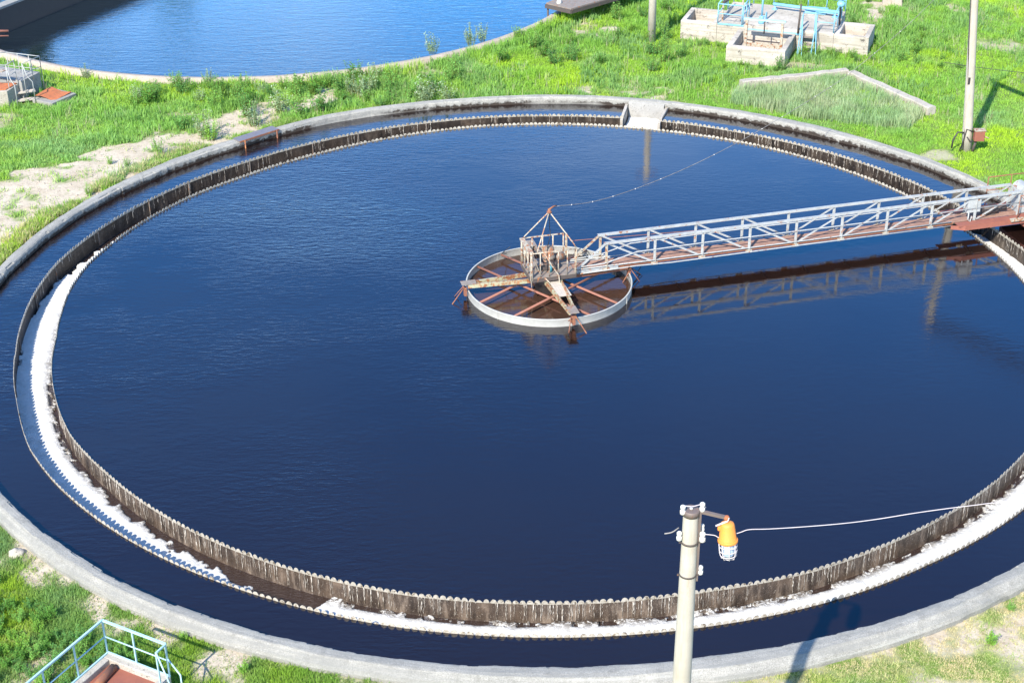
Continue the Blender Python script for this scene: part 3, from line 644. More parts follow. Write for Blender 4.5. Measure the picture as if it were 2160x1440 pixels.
# four tapered double arms
ZA = .52
for k, (ang, L, mt_) in enumerate(((-2.0, 3.02, 'rust'), (89, 2.75, 'grey_plate'), (179, 3.12, 'green_worn'), (-90.5, 3.12, 'green_worn'))):
    a = math.radians(ang); d = Vector((math.cos(a), math.sin(a), 0)); p = Vector((-d.y, d.x, 0))
    arm = MB()
    for sg in (-1, 1): arm.bar(d * .25 + p * sg * .30 + Vector((0, 0, ZA)), d * (L - .1) + p * sg * .10 + Vector((0, 0, ZA)), .07, .15)
    arm = arm.build('arm', mt_, dp)
    MB().bar(d * (L - .42) + Vector((0, 0, ZA + .09)), d * (L + .12) + Vector((0, 0, ZA + .09)), .34, .02, (0, 0, 1)).build('end_plate', 'grey_plate', arm)
    b2 = MB(); b2.bar(d * (L - .02) + Vector((0, 0, ZA - .07)), d * (L - .02) + Vector((0, 0, .12)), .16, .10); b2.bar(d * (L - .02) + p * .1 + Vector((0, 0, ZA - .1)), d * (L - .02) - p * .1 + Vector((0, 0, .2)), .05, .05); b2.build('ring_hanger', 'rust', arm)
    st = MB()
    for (o1, o2, zz) in ((.15, .62, -.10), (-.1, -.35, -.05)):
        st.tube([d * (L + .05) + p * o1 * .4 + Vector((0, 0, ZA - .08)), d * (L + o2) + p * (o1 * 2.4) + Vector((0, 0, zz))], .02, 6)
    st.tube([d * (L + .02) - p * .1 + Vector((0, 0, ZA - .08)), d * (L + .35) - p * .28 + Vector((0, 0, -.05))], .016, 6)
    st.build('stay_rod', 'rust', arm)
a = math.radians(-66); d = Vector((math.cos(a), math.sin(a), 0))
mb = MB()
for i in range(5): mb.box((-.16 + i * .095, -1.75, ZA + .0), (-.16 + i * .095 + .09, -.45, ZA + .03))
mb.build('board', 'grey_boards', dp)
MB().lathe([(.5, -.5), (.5, .35), (.58, .36), (.58, .66)], (0, 0, 0), 20).build('hub', 'dark_steel', dp)
MB().tube([(2.95, .1, ZA), (3.35, .35, .45), (3.75, .5, .25), (3.3, .15, -.1)], .014, 6).tube([(-1.1, 1.3, ZR - .6), (-1.25, 1.9, .7), (-.9, 2.6, .3)], .012, 6).build('stay_wire', 'dark_cable', dp)

# feed ring
fr = empty('feed_ring', 'pale floating metal ring with brown cross pipes around the central drive', 'ring baffle', (*PIV, 0), BA)
thR = np.linspace(0, 2 * PI, 120, endpoint=False); RR = 2.985
ring('ring_band', thR, lambda t: [(RR - .012 + 0 * t, -.4), (RR - .012 + 0 * t, .27), (RR - .03 + 0 * t, .29), (RR - .03 + 0 * t, .30), (RR + .02 + 0 * t, .30), (RR + .02 + 0 * t, .29), (RR + 0 * t, .27), (RR + 0 * t, -.4)], 'ring_paint', fr)
bw = ring('water', thR, lambda t: [(RR - .015 + 0 * t, .006), (.02 + 0 * t, .006)], 'brown_water', None); bw.location = (*PIV, 0); bw['kind'] = 'structure'
for i in range(7):
    a = 2 * PI * i / 7 + .2; MB().bar(((RR + .008) * math.cos(a), (RR + .008) * math.sin(a), -.3), ((RR + .008) * math.cos(a), (RR + .008) * math.sin(a), .26), .05, .012, (-math.sin(a), math.cos(a), 0)).build('ring_joint', 'ring_paint', fr)
for base, off in ((-59.5, -.82), (-59.5, .5), (32, -.9), (32, .7)):
    a = math.radians(base); d = Vector((math.cos(a), math.sin(a), 0)); p = Vector((-d.y, d.x, 0)); h = math.sqrt(2.95 ** 2 - off ** 2)
    sgn = -1 if base < 0 else 1
    MB().tube([p * (off) - d * h + Vector((0, 0, .20 + (0.07 if base > 0 else 0))), p * (off) + d * h + Vector((0, 0, .20 + (0.07 if base > 0 else 0)))], .045, 10).build('cross_pipe', 'red_pipe', fr)

# ------------------------------------------------------------------ cables
def cable(name, pts, r, mat, label, cat='cable', knots=0, sub=6):
    P = [Vector(p) for p in pts]; Q = []
    for i in range(len(P) - 1):
        p0 = P[max(i - 1, 0)]; p1 = P[i]; p2 = P[i + 1]; p3 = P[min(i + 2, len(P) - 1)]
        for k in range(sub):
            t = k / sub; Q.append(.5 * ((2 * p1) + (p2 - p0) * t + (2 * p0 - 5 * p1 + 4 * p2 - p3) * t * t + (3 * p1 - p0 - 3 * p2 + p3) * t ** 3))
    Q.append(P[-1]); m = MB(); m.tube(Q, r, 6)
    return tagit(m.build(name, mat), label, cat), Q
_x = 0
c1, Q = cable('power_cable', [(.28, 1.28, 3.12), (1.67, 2.78, 2.62), (3.36, 4.53, 2.36), (5.54, 6.79, 2.26), (7.87, 9.2, 2.36), (9.88, 11.28, 2.6), (11.51, 12.97, 2.85), (13.22, 14.74, 3.2), (15.95, 17.57, 4.15), (17.78, 19.47, 5.0), (21.5, 23.3, 7.0)], .011, 'cable_grey',
              'thin dark cable sagging from the central mast towards the upper right')
kn = MB()
for i in range(3, len(Q) - 3, 3):
    if i < 12 or random.random() < .5: kn.lathe([(.008, -.03), (.019, -.015), (.019, .015), (.008, .03)], Q[i], 8, (.7, .7, 0.1))
kn.build('cable_tie', 'porcelain', c1)

# ------------------------------------------------------------------ near lamp pole
pb = (1.75, -27.5, 0); ptop = 10.12
lp = empty('lamp_pole', 'slim pale concrete pole with steel cap and insulators standing nearest the viewer', 'pole', pb)
MB().lathe([(.215, -.3), (.20, 3), (.165, 7), (.135, 10.0), (.13, 10.03)], (0, 0, 0), 20).build('shaft', 'pole_concrete', lp)
MB().lathe([(.150, 0), (.150, .10), (.135, .115)], (0, 0, 10.0), 20).build('cap', 'brown_steel', lp)
MB().lathe([(.03, 0), (.03, .02), (.01, .03)], (.0, 0, 10.117), 8).build('cap_bolt', 'porcelain', lp)
for z in (9.42, 8.72):
    MB().lathe([(.147, 0), (.155, .0), (.155, .035), (.147, .035)], (0, 0, z), 20).bar((-.19, -.03, z + .02), (.2, -.03, z + .02), .03, .03).build('clamp', 'dark_steel', lp)
MB().bar((.155, -.02, 8.6), (.155, -.02, 10.06), .05, .035, (0, 1, 0)).bar((.14, 0, 10.07), (.60, -.13, 10.02), .06, .05).build('bracket', 'brown_steel', lp)
MB().lathe([(.05, 0), (.05, .05), (.03, .08)], (.60, -.14, 9.98), 10).build('bracket_joint', 'rust_orange', lp)
def insul(x, y, z, s=1, mat='porcelain'):
    MB().lathe([(.03 * s, -.02), (.055 * s, 0), (.055 * s, .07 * s), (.035 * s, .085 * s), (.035 * s, .10 * s), (.052 * s, .12 * s), (.05 * s, .17 * s), (.02 * s, .19 * s)], (x, y, z), 14).build('insulator', mat, lp)
insul(-.15, -.05, 10.06, .9); insul(.19, .0, 10.08, .9); insul(-.19, -.06, 9.52, .9); insul(.21, -.08, 9.50, 1.0); insul(.22, .0, 8.74, .9, 'porcelain'); insul(.22, .06, 9.62, .7)
MB().tube([(-.15, -.05, 10.22), (.0, -.04, 10.19), (.19, 0, 10.22), (.25, 0, 10.14)], .009, 6).build('jumper_wire', 'white_cable', lp)
# lamp hanging from the bracket
la = empty('caged_lamp', 'orange ribbed lamp with white wire cage hanging from the near pole', 'lamp', (2.36, -27.66, 9.95))
ax_ = Vector((.07, -.10, -1)).normalized()
MB().lathe([(.05, 0), (.11, .02), (.125, .06), (.15, .30), (.165, .32), (.165, .37), (.14, .39)], (0, 0, 0), 32, ax_, -.05).build('housing', 'orange_plastic', la)
MB().lathe([(.168, .33), (.175, .34), (.175, .38), (.168, .39)], (0, 0, 0), 24, ax_).build('collar', 'orange_plastic', la)
MB().box((-.16, -.04, -.16), (-.09, .04, -.07)).build('cable_gland', 'orange_plastic', la, .01)
MB().lathe([(.11, .38), (.115, .5), (.11, .62), (.06, .68), (.01, .69)], (0, 0, 0), 20, ax_).build('glass', 'lamp_glass', la)
cg = MB(); xx = ax_.cross(Vector((1, 0, 0))).normalized(); yy = ax_.cross(xx)
for i in range(8):
    t = 2 * PI * i / 8; e = xx * math.cos(t) + yy * math.sin(t)
    cg.tube([ax_ * .38 + e * .155, ax_ * .60 + e * .15, ax_ * .70 + e * .12, ax_ * .73 + e * .05], .0085, 6)
for dd, rr_ in ((.46, .156), (.55, .153), (.64, .142), (.72, .06)):
    cg.tube([ax_ * dd + (xx * math.cos(2 * PI * i / 20) + yy * math.sin(2 * PI * i / 20)) * rr_ for i in range(21)], .0085, 6, None, False)
cg.build('wire_cage', 'white_cable', la)
MB().tube([(.02, 0, .09), (.0, -.02, .03), (-.12, -.03, -.02), (-.2, -.03, -.06)], .018, 8).build('lamp_lead', 'white_cable', la)
cable('wire', [(1.94, -27.6, 9.66), (2.15, -27.64, 9.66), (2.28, -27.66, 9.62), (2.59, -27.65, 9.72), (2.75, -27.65, 9.78), (3.11, -27.65, 9.79), (3.72, -27.65, 9.83), (4.37, -27.65, 9.89), (4.93, -27.65, 9.97), (5.57, -27.65, 10.09), (6.13, -27.65, 10.18), (6.77, -27.65, 10.27), (7.4, -27.65, 10.38), (11, -27.65, 11.1)], .007, 'white_cable', 'white wavy wire running right from the orange lamp across the tank', 'wire')
cable('wire', [(1.29, -27.65, 9.71), (1.42, -27.65, 9.74), (1.54, -27.6, 9.80)], .011, 'cable_grey', 'short loose grey wire end left of the near pole top', 'wire')

# ------------------------------------------------------------------ far poles
fp = empty('utility_pole', 'leaning concrete pole with rusty switch box and cables by the right bank', 'pole', (18.44, 13.74, 0))
F0 = Vector((0, 0, -.3)); F1 = Vector((-.70, 0, 8.4))
MB().tube([F0 + (F1 - F0) * i / 6 for i in range(7)], .22, 18, .15).build('shaft', 'pole_concrete', fp)
MB().bar(F1 + Vector((-.3, .3, -.1)), F1 + Vector((.4, -.4, -.1)), .09, .09).build('crossarm', 'rust', fp)
cable('overhead_cable', [(17.74, 13.74, 8.3), (18.75, 12.2, 8.15), (20.4, 9.7, 8.0), (23, 5.8, 8.2), (27, -.2, 8.8)], .17, 'dark_cable', 'thick dark cable bundle leaving the leaning pole towards the right, mirrored in the tank')
sb = MB().box((.12, -.42, .62), (.55, -.12, 1.08)).build('switch_box', 'rust_red', fp, .02)
MB().box((.10, -.44, 1.082), (.57, -.10, 1.11)).build('lid', 'white_worn', sb)
MB().tube([(.54, -.3, .8), (.75, -.36, .74)], .03, 8).build('handle', 'white_worn', sb)
MB().tube([(.25, -.25, .6), (.2, -.2, .3), (.15, -.2, 0)], .06, 8).build('conduit', 'dark_steel', sb)
MB().tube([(-.22, -.12, 0), (-.26, -.12, 1.2), (-.38, -.12, 3), (-.60, -.1, 5), (-.80, -.1, 7.3)], .022, 6).tube([(-.24, -.1, .9), (-.55, -.14, .95), (-.72, -.16, .6), (-.75, -.2, .25)], .04, 8).tube([(-.4, -.16, 0), (-.28, -.16, .5), (-.2, -.2, 1.1), (.1, -.24, 1.0)], .03, 8).tube([(-.15, -.2, .75), (0, -.24, .55), (.2, -.2, .55), (.3, -.2, .7)], .03, 8).build('cable', 'dark_cable', fp)
MB().box((-.42, -.19, 3.1), (-.33, -.155, 3.4)).build('hook', 'dark_cable', fp)
mp_ = empty('utility_pole', 'plain white concrete pole on the grass left of the blue railed chamber', 'pole', (6.06, 29.15, 0))
MB().tube([(0, 0, -.3), (0, 0, 3), (-.02, 0, 7.6)], .22, 18, .15).build('shaft', 'pole_concrete', mp_)
MB().bar((-.6, 0, 7.3), (.6, 0, 7.3), .08, .08).build('crossarm', 'rust', mp_)
cable('wire', [(19.6, 22.9, .9), (21.1, 22.4, .8), (23.5, 21.7, .7), (26, 21, .6)], .014, 'dark_cable', 'thin dark wire lying over the grass right of the leaning pole', 'wire')

# ------------------------------------------------------------------ second basin
b2 = empty('second_basin', 'second round basin of blue water at the upper left', 'basin', (B2[0], B2[1], 0))
def w2(t):
    x, y = np.cos(t) * 9, np.sin(t) * 9; e = (vn(x * 3, y * 3, 1, 4) - .5)
    return [(B2R + 0 * t, -2.5), (B2R + .02 * e, -.3), (B2R + .05 * e, .24), (B2R + .05, .30 + .03 * e), (B2R + .30, .31 + .02 * e), (B2R + .38 + .1 * e, .26), (B2R + .42, -.5)]
ring('rim_wall', TH, w2, 'concrete_slab', b2)
WZ2 = -.55
t2 = TH; o = ring('water', t2, lambda t: [(B2R + .02 + 0 * t, WZ2), (.02 + 0 * t, WZ2)], 'second_water', None); o.location = (B2[0], B2[1], 0); o['kind'] = 'structure'
# inner channel wall in the upper left corner
cw = empty('channel_wall', 'high shaded concrete wall standing in the second basin at top left corner', 'wall')
A0 = Vector((-30.6, 29.6, 0)); A1 = Vector((-26.73, 37.7, 0)); dn = (A1 - A0).normalized(); nn = Vector((-dn.y, dn.x, 0))
A1 = A0 + dn * 18
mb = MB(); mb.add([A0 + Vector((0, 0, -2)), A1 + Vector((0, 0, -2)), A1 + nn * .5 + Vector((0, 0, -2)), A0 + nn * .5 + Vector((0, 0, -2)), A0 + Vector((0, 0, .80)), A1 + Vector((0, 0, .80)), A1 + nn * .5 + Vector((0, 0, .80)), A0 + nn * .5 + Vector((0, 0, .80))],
                  [(0, 3, 2, 1), (4, 5, 6, 7), (0, 1, 5, 4), (1, 2, 6, 5), (2, 3, 7, 6), (3, 0, 4, 7)]); mb.build('wall_body', 'dark_cable', cw)  # near-black body: the shade on this concrete face is put into its colour
mb = MB(); mb.bar(A0 + nn * .25 + Vector((0, 0, .86)), A1 + nn * .25 + Vector((0, 0, .86)), .62, .12); mb.build('coping', 'concrete', cw)
mb = MB(); mb.tube([(-29.5, 30.6, .5), (-27.6, 30.75, .45)], .07, 8); mb.tube([(-29.5, 30.5, .25), (-27.6, 30.65, .22)], .04, 8); tagit(mb.build('pipe', 'red_pipe'), 'pair of pinkish rusty pipes over the water at the left edge', 'pipe')
mb = MB(); mb.tube([(-29.0, 27.9, .1), (-26.9, 28.9, -.1)], .13, 10); tagit(mb.build('pipe_stub', 'dark_cable'), 'short black pipe stub poking over the basin at the left edge', 'pipe')
bp = empty('basin_platform', 'dark rusty platform on a thin leg over the second basin', 'platform', (0, 0, 0))
MB().add([(.7, 33.0, .9), (2.0, 31.9, .9), (6, 35.5, .9), (4.0, 37.5, .9), (.7, 33.0, 1.0), (2.0, 31.9, 1.0), (6, 35.5, 1.0), (4.0, 37.5, 1.0)], [(0, 3, 2, 1), (4, 5, 6, 7), (0, 1, 5, 4), (1, 2, 6, 5), (2, 3, 7, 6), (3, 0, 4, 7)]).build('deck', 'grey_plate', bp)
MB().bar((.66, 32.95, .84), (2.0, 31.85, .84), .08, .2).bar((2.0, 31.85, .84), (6, 35.45, .84), .08, .2).build('edge_beam', 'dark_steel', bp)
MB().tube([(.8, 33.0, -.8), (.8, 33.0, .9)], .05, 8).build('leg', 'dark_steel', bp)
MB().lathe([(.18, 0), (.10, .18), (.03, .3)], (1.4, 32.9, 1.0), 8).build('bollard', 'porcelain', bp)

# ------------------------------------------------------------------ concrete chamber with blue rails
CU = math.radians(-19.5)
ch = empty('concrete_chamber', 'stained concrete valve chamber with open bins and worn platform in tall grass', 'chamber', (7.6, 29.7, 0), CU)
def bin_(name, u0, u1, v0, v1, zt, mat, th=.24, fl=.2):
    m = MB(); m.box((u0, v0, -.3), (u1, v0 + th, zt)); m.box((u0, v1 - th, -.3), (u1, v1, zt - .004)); m.box((u0, v0 + th, -.3), (u0 + th, v1 - th, zt - .002)); m.box((u1 - th, v0 + th, -.3), (u1, v1 - th, zt - .002))
    m.box((u0 + th, v0 + th, -.3), (u1 - th, v1 - th, fl)); return m.build(name, mat, ch, .02)
gc = NT('grimy_concrete'); v = gc.pos((1, 1, 1)); a = gc.ramp(gc.noise(v, 1.2, 6, .6), (0.3, (0.36, 0.325, 0.275)), (0.7, (0.52, 0.475, 0.42)))
a = gc.mix(gc.ramp(gc.noise(gc.pos((.35, .35, 9)), 1.0, 4, .6), (0.46, 0), (0.60, .45)), a, (0.22, 0.19, 0.155))
a = gc.mix(gc.ramp(gc.noise(v, 1.6, 9, .8, .6), (0.55, 0), (0.63, .9)), a, (0.07, 0.06, 0.05))
a = gc.mix(gc.ramp(gc.noise(v, 10, 6, .75), (0.58, 0), (0.66, .7)), a, (0.12, 0.10, 0.085)); gc.col(a); gc.set(Roughness=.95); gc.bump(gc.noise(v, 9, 8, .8), .9, .05); MT['grimy_concrete'] = gc.m
bin_('side_bin', 0, 1.9, 0, 2.4, 1.0, 'grimy_concrete'); bin_('side_bin', 7.9, 9.65, 0, 2.3, 1.0, 'grimy_concrete'); bin_('front_bin', 3.05, 6.0, -2.95, -.01, .85, 'grimy_concrete', .28, .25)
MB().box((1.905, -.0, -.3), (7.895, 3.9, 1.05)).build('platform', 'grimy_concrete', ch, .03)
MB().box((1.95, -.035, .97), (3.3, -.005, 1.05)).box((3.4, -.04, .80), (6.2, -.012, .90)).build('blue_edge', 'blue_paint', ch)
MB().box((5.9, 2.9, 1.06), (7.0, 3.8, 1.2)).build('hatch_frame', 'blue_paint', ch, .02)
# bay of sluice gate in the front bin
gt = empty('sluice_gate', 'grey sluice gate frame with blue crossbar over the front bin', 'gate', (7.6, 29.7, 0), CU)
for u in (3.75, 5.55): MB().box((u - .06, -1.66, .25), (u + .06, -1.52, 1.86)).build('post', 'white_worn', gt)
MB().box((3.6, -1.68, 1.862), (5.7, -1.50, 1.93)).build('crossbar', 'paleblue_paint', gt)
MB().box((3.82, -1.61, .78), (5.48, -1.56, .84)).build('lower_bar', 'dark_steel', gt)
MB().box((3.82, -1.60, .3), (5.48, -1.57, .7)).build('gate_leaf', 'white_worn', gt)
MB().tube([(4.65, -1.58, 1.2), (4.65, -1.58, 1.9)], .035, 8).build('spindle', 'dark_steel', gt)
def blue_rail(name, pts, zb, zt, label, step=1.3, mat='blue_paint', mid=True, r=.028):
    e = empty(name, label, 'railing', (7.6, 29.7, 0), CU, 'blue railings on the chamber'); railing(e, pts, zb, zt, step, mat, r, mid=[(zb + zt) / 2] if mid else None); return e
blue_rail('guard_rail', [(3.2, -.05), (1.95, -.05), (1.95, 2.4)], 1.05, 2.05, 'blue guard rail round the left front corner of the chamber platform')
blue_rail('guard_rail', [(3.25, .05), (3.25, 1.5)], 1.05, 2.05, 'short blue guard rail running back beside the left bay of the platform', .8)
blue_rail('guard_rail', [(6.9, .05), (7.86, .05), (7.86, 2.6)], 1.05, 2.05, 'blue guard rail at the right front corner of the chamber platform')
blue_rail('guard_rail', [(1.95, 3.85), (4.1, 3.85)], 1.05, 2.05, 'blue guard rail along the back left edge of the platform')
blue_rail('guard_rail', [(5.9, 3.9), (7.86, 3.9)], 1.05, 2.2, 'blue guard rail along the back right corner of the platform', .9)
pp = empty('blue_pipe', 'thick pale blue pipe crossing the back of the chamber platform', 'pipe', (7.6, 29.7, 0), CU)
MB().tube([(4.2, 3.1, 1.35), (7.85, 2.6, 1.35)], .085, 10).build('pipe_run', 'blue_paint', pp)
for x, y in ((4.3, 3.1), (7.5, 2.65)): MB().lathe([(.14, 0), (.14, .06), (.05, .07), (.05, .3)], (x, y, 1.05), 12).build('support', 'blue_paint', pp)
vw = empty('valve_stand', 'blue valve stand with handwheel and tall spindle on the platform', 'valve', (7.6, 29.7, 0), CU)
MB().lathe([(.16, 0), (.16, .1), (.12, .3), (.15, .34), (.06, .4)], (4.1, .55, 1.05), 12).build('pedestal', 'blue_paint', vw)
MB().tube([(4.1, .55, 1.3), (4.1, .55, 3.1)], .05, 8).build('spindle', 'blue_paint', vw)
MB().tube([(4.33 + 0 * i, .50 + .22 * math.cos(2 * PI * i / 16), 1.45 + .22 * math.sin(2 * PI * i / 16)) for i in range(17)], .02, 6, None, False).tube([(4.33, .28, 1.45), (4.33, .72, 1.45)], .014, 6).tube([(4.33, .5, 1.23), (4.33, .5, 1.67)], .014, 6).tube([(4.1, .5, 1.45), (4.33, .5, 1.45)], .02, 6).build('handwheel', 'blue_paint', vw)
vw2 = empty('valve_stand', 'blue valve gearbox on a post at the right edge of the platform', 'valve', (7.6, 29.7, 0), CU)
MB().lathe([(.16, 0), (.2, .08), (.2, .2), (.1, .28)], (7.9, 1.7, 1.95), 12).build('gearbox', 'blue_paint', vw2)
MB().tube([(7.9, 1.7, 1.0), (7.9, 1.7, 2.0)], .05, 8).build('pedestal', 'dark_steel', vw2)
MB().tube([(7.9, 1.7, 2.2), (7.85, 1.7, 3.3)], .035, 8).build('spindle', 'paleblue_paint', vw2)
fr2 = empty('lifting_frame', 'black and white lifting frame at the left end of the platform', 'frame', (7.6, 29.7, 0), CU)
MB().bar((2.1, .4, 2.0), (2.75, 2.3, 2.25), .14, .10).build('beam', 'dark_steel', fr2)
MB().bar((2.1, .4, 1.05), (2.1, .4, 1.95), .08, .08).bar((2.75, 2.3, 1.05), (2.75, 2.3, 2.2), .08, .08).build('post', 'white_worn', fr2)
sr = empty('stairs', 'blue metal stairs with splayed handrails at the front of the chamber', 'stairs', (7.6, 29.7, 0), CU)
for u in (6.35, 6.95): MB().bar((u, -.08, 1.0), (u + .0, -1.15, .0), .04, .16).build('stringer', 'blue_paint', sr)
for i in range(3): MB().box((6.37, -.35 - i * .3, .80 - i * .28), (6.93, -.13 - i * .3, .83 - i * .28)).build('tread', 'grey_plate', sr)
for u in (6.3, 7.0): MB().tube([(u, -1.2, .05), (u, -.2, 1.85), (u, .1, 1.95)], .026, 8).tube([(u, -.1, .6), (u, -.1, 1.9)], .026, 8).tube([(u + .25, -1.25, .05), (u, -.2, 1.85)], .022, 8).build('handrail', 'blue_paint', sr)
MB().tube([(6.1, -.1, .9), (6.12, .15, 2.35)], .05, 8).build('dark_post', 'dark_steel', sr)
# pale concrete stub at the upper right
mb = MB(); mb.add([(19.2, 35.0, -.2), (20.3, 34.6, -.2), (20.7, 36.0, -.2), (19.5, 36.4, -.2), (19.35, 35.1, 1.1), (20.2, 34.9, .9), (20.4, 35.9, .8), (19.6, 36.2, 1.2)], [(0, 3, 2, 1), (4, 5, 6, 7), (0, 1, 5, 4), (1, 2, 6, 5), (2, 3, 7, 6), (3, 0, 4, 7)])
tagit(mb.build('concrete_block', 'concrete_slab', None, .06), 'rough pale concrete block in dry grass at the upper right', 'block')

# ------------------------------------------------------------------ kerb beams beside the reeds
def beam(a, b, wd, h, label, z=0):
    A_ = Vector((*a, z)); B_ = Vector((*b, z)); d = (B_ - A_).normalized(); p = Vector((-d.y, d.x, 0)); m = MB(); N = 14; vs = []; fs = []
    for i in range(N + 1):
        c = A_ + (B_ - A_) * i / N; j = random.uniform(-.03, .03)
        for s_, zz in ((-1, -.2), (-1, h - .03), (-.8, h), (.8, h), (1, h - .03), (1, -.2)): vs.append(c + p * (s_ * wd / 2 + j) + Vector((0, 0, zz + j * .5 * (zz > 0))))
    for i in range(N):
        for q in range(5): fs.append((i * 6 + q, i * 6 + q + 1, (i + 1) * 6 + q + 1, (i + 1) * 6 + q))
    fs += [tuple(range(6)), tuple(range(N * 6, N * 6 + 6))[::-1]]; m.add(vs, fs)
    return tagit(m.build('kerb_beam', 'concrete_warm'), label, 'kerb')
beam((9.75, 22.0), (15.1, 23.55), .42, .24, 'low weathered concrete kerb along the back of the reeds', .16); beam((15.25, 23.3), (17.95, 18.2), .46, .26, 'straight concrete kerb slanting down right of the reeds', .14)

# ------------------------------------------------------------------ metal plate lying on the rim
rp = empty('rim_plate', 'dark grey sheet metal cover lying on the upper left tank rim', 'metal cover')
A_ = Vector((-13.15, 14.85, .37)); B_ = Vector((-11.62, 16.32, .37)); d = (B_ - A_).normalized(); p = Vector((-d.y, d.x, 0))
MB().bar(A_ + p * .22, B_ + p * .22, .52, .03).build('cover', 'slate_plate', rp); MB().bar(A_ - p * .05 - Vector((0, 0, .03)), B_ - p * .05 - Vector((0, 0, .03)), .02, .07).build('edge_strip', 'rust', rp)
for q in (A_ + d * .25, B_ - d * .15): MB().bar(q - p * .08, q - p * .08 - Vector((0, 0, .5)), .05, .05).build('bracket', 'rust', rp)

# ------------------------------------------------------------------ upper left pit with stairs, rails and rusty covers
VZ = math.radians(22)
pt = empty('inspection_pit', 'grey concrete block with steps beside a rusty cover at the left edge', 'concrete pit')
def quadbox(m, pts, z0, z1): return m.prism(pts, z0, z1)
quadbox(MB(), [(-26.6, 22.3), (-24.3, 21.25), (-23.75, 22.55), (-26.2, 23.6)], -.2, 1.0).build('block', 'concrete', pt, .02)
for i, (z, dx) in enumerate(((.18, 0), (.48, -.0))):
    c = Vector((-24.15 + i * -.1, 20.95 + i * .12 - (0 if i else 0), 0)); quadbox(MB(), [(-24.55, 20.75 + .28 * i), (-23.75, 21.1 + .28 * i), (-23.85, 21.36 + .28 * i), (-24.65, 21.02 + .28 * i)], z - .06, z).build('step', 'grey_boards', pt)
lb = empty('brick_pit', 'low weathered pit with orange rusted lid at the left edge', 'pit')
quadbox(MB(), [(-26.4, 20.2), (-24.75, 20.35), (-24.45, 21.5), (-26.2, 21.6)], -.2, .82).build('body', 'concrete_warm', lb, .02)
quadbox(MB(), [(-26.3, 20.35), (-24.85, 20.5), (-24.55, 21.4), (-26.1, 21.5)], .825, .86).build('lid', 'rust_orange', lb)
lpz = empty('ground_hatch', 'low concrete frame with bent orange rusted cover sheet in the grass', 'hatch cover')
quadbox(MB(), [(-23.85, 21.0), (-22.75, 20.35), (-21.95, 21.75), (-23.2, 22.5)], -.2, .20).build('frame', 'concrete', lpz, .02)
m = MB(); N = 10
for i in range(N + 1):
    u = i / N
    for v_ in (0, .5, 1):
        P = Vector((-23.75, 21.15, 0)) * (1 - u) * (1 - v_) + Vector((-22.75, 20.75, 0)) * u * (1 - v_) + Vector((-23.25, 22.3, 0)) * (1 - u) * v_ + Vector((-22.15, 21.75, 0)) * u * v_
        m.v.append((P.x, P.y, .24 + .05 * math.sin(u * 5 + v_ * 2) + .06 * (1 - u)))
for i in range(N):
    for j in range(2): m.f.append((i * 3 + j, i * 3 + j + 1, (i + 1) * 3 + j + 1, (i + 1) * 3 + j)); m.sm.append(True)
m.build('cover_sheet', 'rust_orange', lpz)
# white rails
wr = empty('pit_railing', 'white tubular railings enclosing the pit and steps at the left edge', 'railing')
railing(wr, [(-26.6, 22.2), (-25.25, 22.65), (-23.5, 22.0)], .2, 1.95, .62, 'white_paint', .02, mid=[1.3])
railing(wr, [(-23.5, 22.0), (-24.05, 20.95)], 1.0, 1.95, .7, 'white_paint', .02, mid=[1.45])
for (a, b) in (((-24.05, 20.95), (-23.65, 21.05)), ((-24.75, 20.75), (-24.35, 20.55))):
    q = MB(); q.tube([(a[0], a[1], 1.95), ((a[0] + b[0]) / 2, (a[1] + b[1]) / 2 - .15, 1.35), (b[0], b[1] - .2, 1.1), (b[0], b[1] - .2, .05)], .024, 8); q.tube([(a[0], a[1], 1.95), (a[0], a[1], .3)], .022, 8); q.build('stair_rail', 'white_paint', wr)
railing(wr, [(-26.2, 21.0), (-24.75, 20.75), (-24.55, 21.4)], .85, 1.95, .7, 'white_paint', .02, mid=[1.4])
MB().bar((-26.0, 21.3, 1.62), (-24.9, 20.85, 1.62), .30, .03).build('shelf', 'white_worn', wr)

# ------------------------------------------------------------------ near hatch box at the bottom left
HA = math.atan2(-.475, .88)
hb = empty('hatch_box', 'raised concrete box with flat rusty lid in the bottom left corner', 'hatch box', (-11.31, -19.53, 0), HA)
m = MB(); m.box((0, -.2, -.3), (1.95, 0, .5)); m.box((0, -4, -.3), (.2, -.2, .498)); m.box((1.75, -4, -.3), (1.95, -.2, .498)); m.build('box_wall', 'concrete_warm', hb, .02)
MB().box((.2, -4, .28), (1.75, -.2, .33)).build('rusty_lid', 'rust_red', hb)
MB().box((.02, -.04, .5), (1.95, .0, .54)).box((0, -3.98, .5), (.04, -.03, .54)).build('edge_angle', 'paleblue_paint', hb)
rl = MB(); rl.tube([(.42, -.3, .42), (.52, -1.15, .42)], .10, 14); tagit(rl.build('rusty_pipe', 'rust'), 'short rusty pipe lying on the rust red hatch lid', 'pipe'); bpy.data.objects[rl and 'rusty_pipe'].location = (-11.31, -19.53, 0); bpy.data.objects['rusty_pipe'].rotation_euler = (0, 0, HA)
hg = empty('hatch_railing', 'pale blue steel railing around the hatch box in the bottom left corner', 'railing', (-11.31, -19.53, 0), HA)
t_ = MB().bar((0, -.02, 1.5), (1.95, -.02, 1.5), .05, .05).bar((.0, -.02, 1.5), (0, -4, 1.5), .05, .05).bar((1.95, -.02, 1.5), (1.95, -.35, 1.5), .04, .04).build('top_rail', 'paleblue_paint', hg)
for a in ((0, -.02), (.92, -.02), (1.93, -.02), (0, -1.05), (0, -2.1), (0, -3.1), (1.93, -.36)): MB().bar((*a, .5), (*a, 1.5), .035, .035).build('post', 'paleblue_paint', t_)
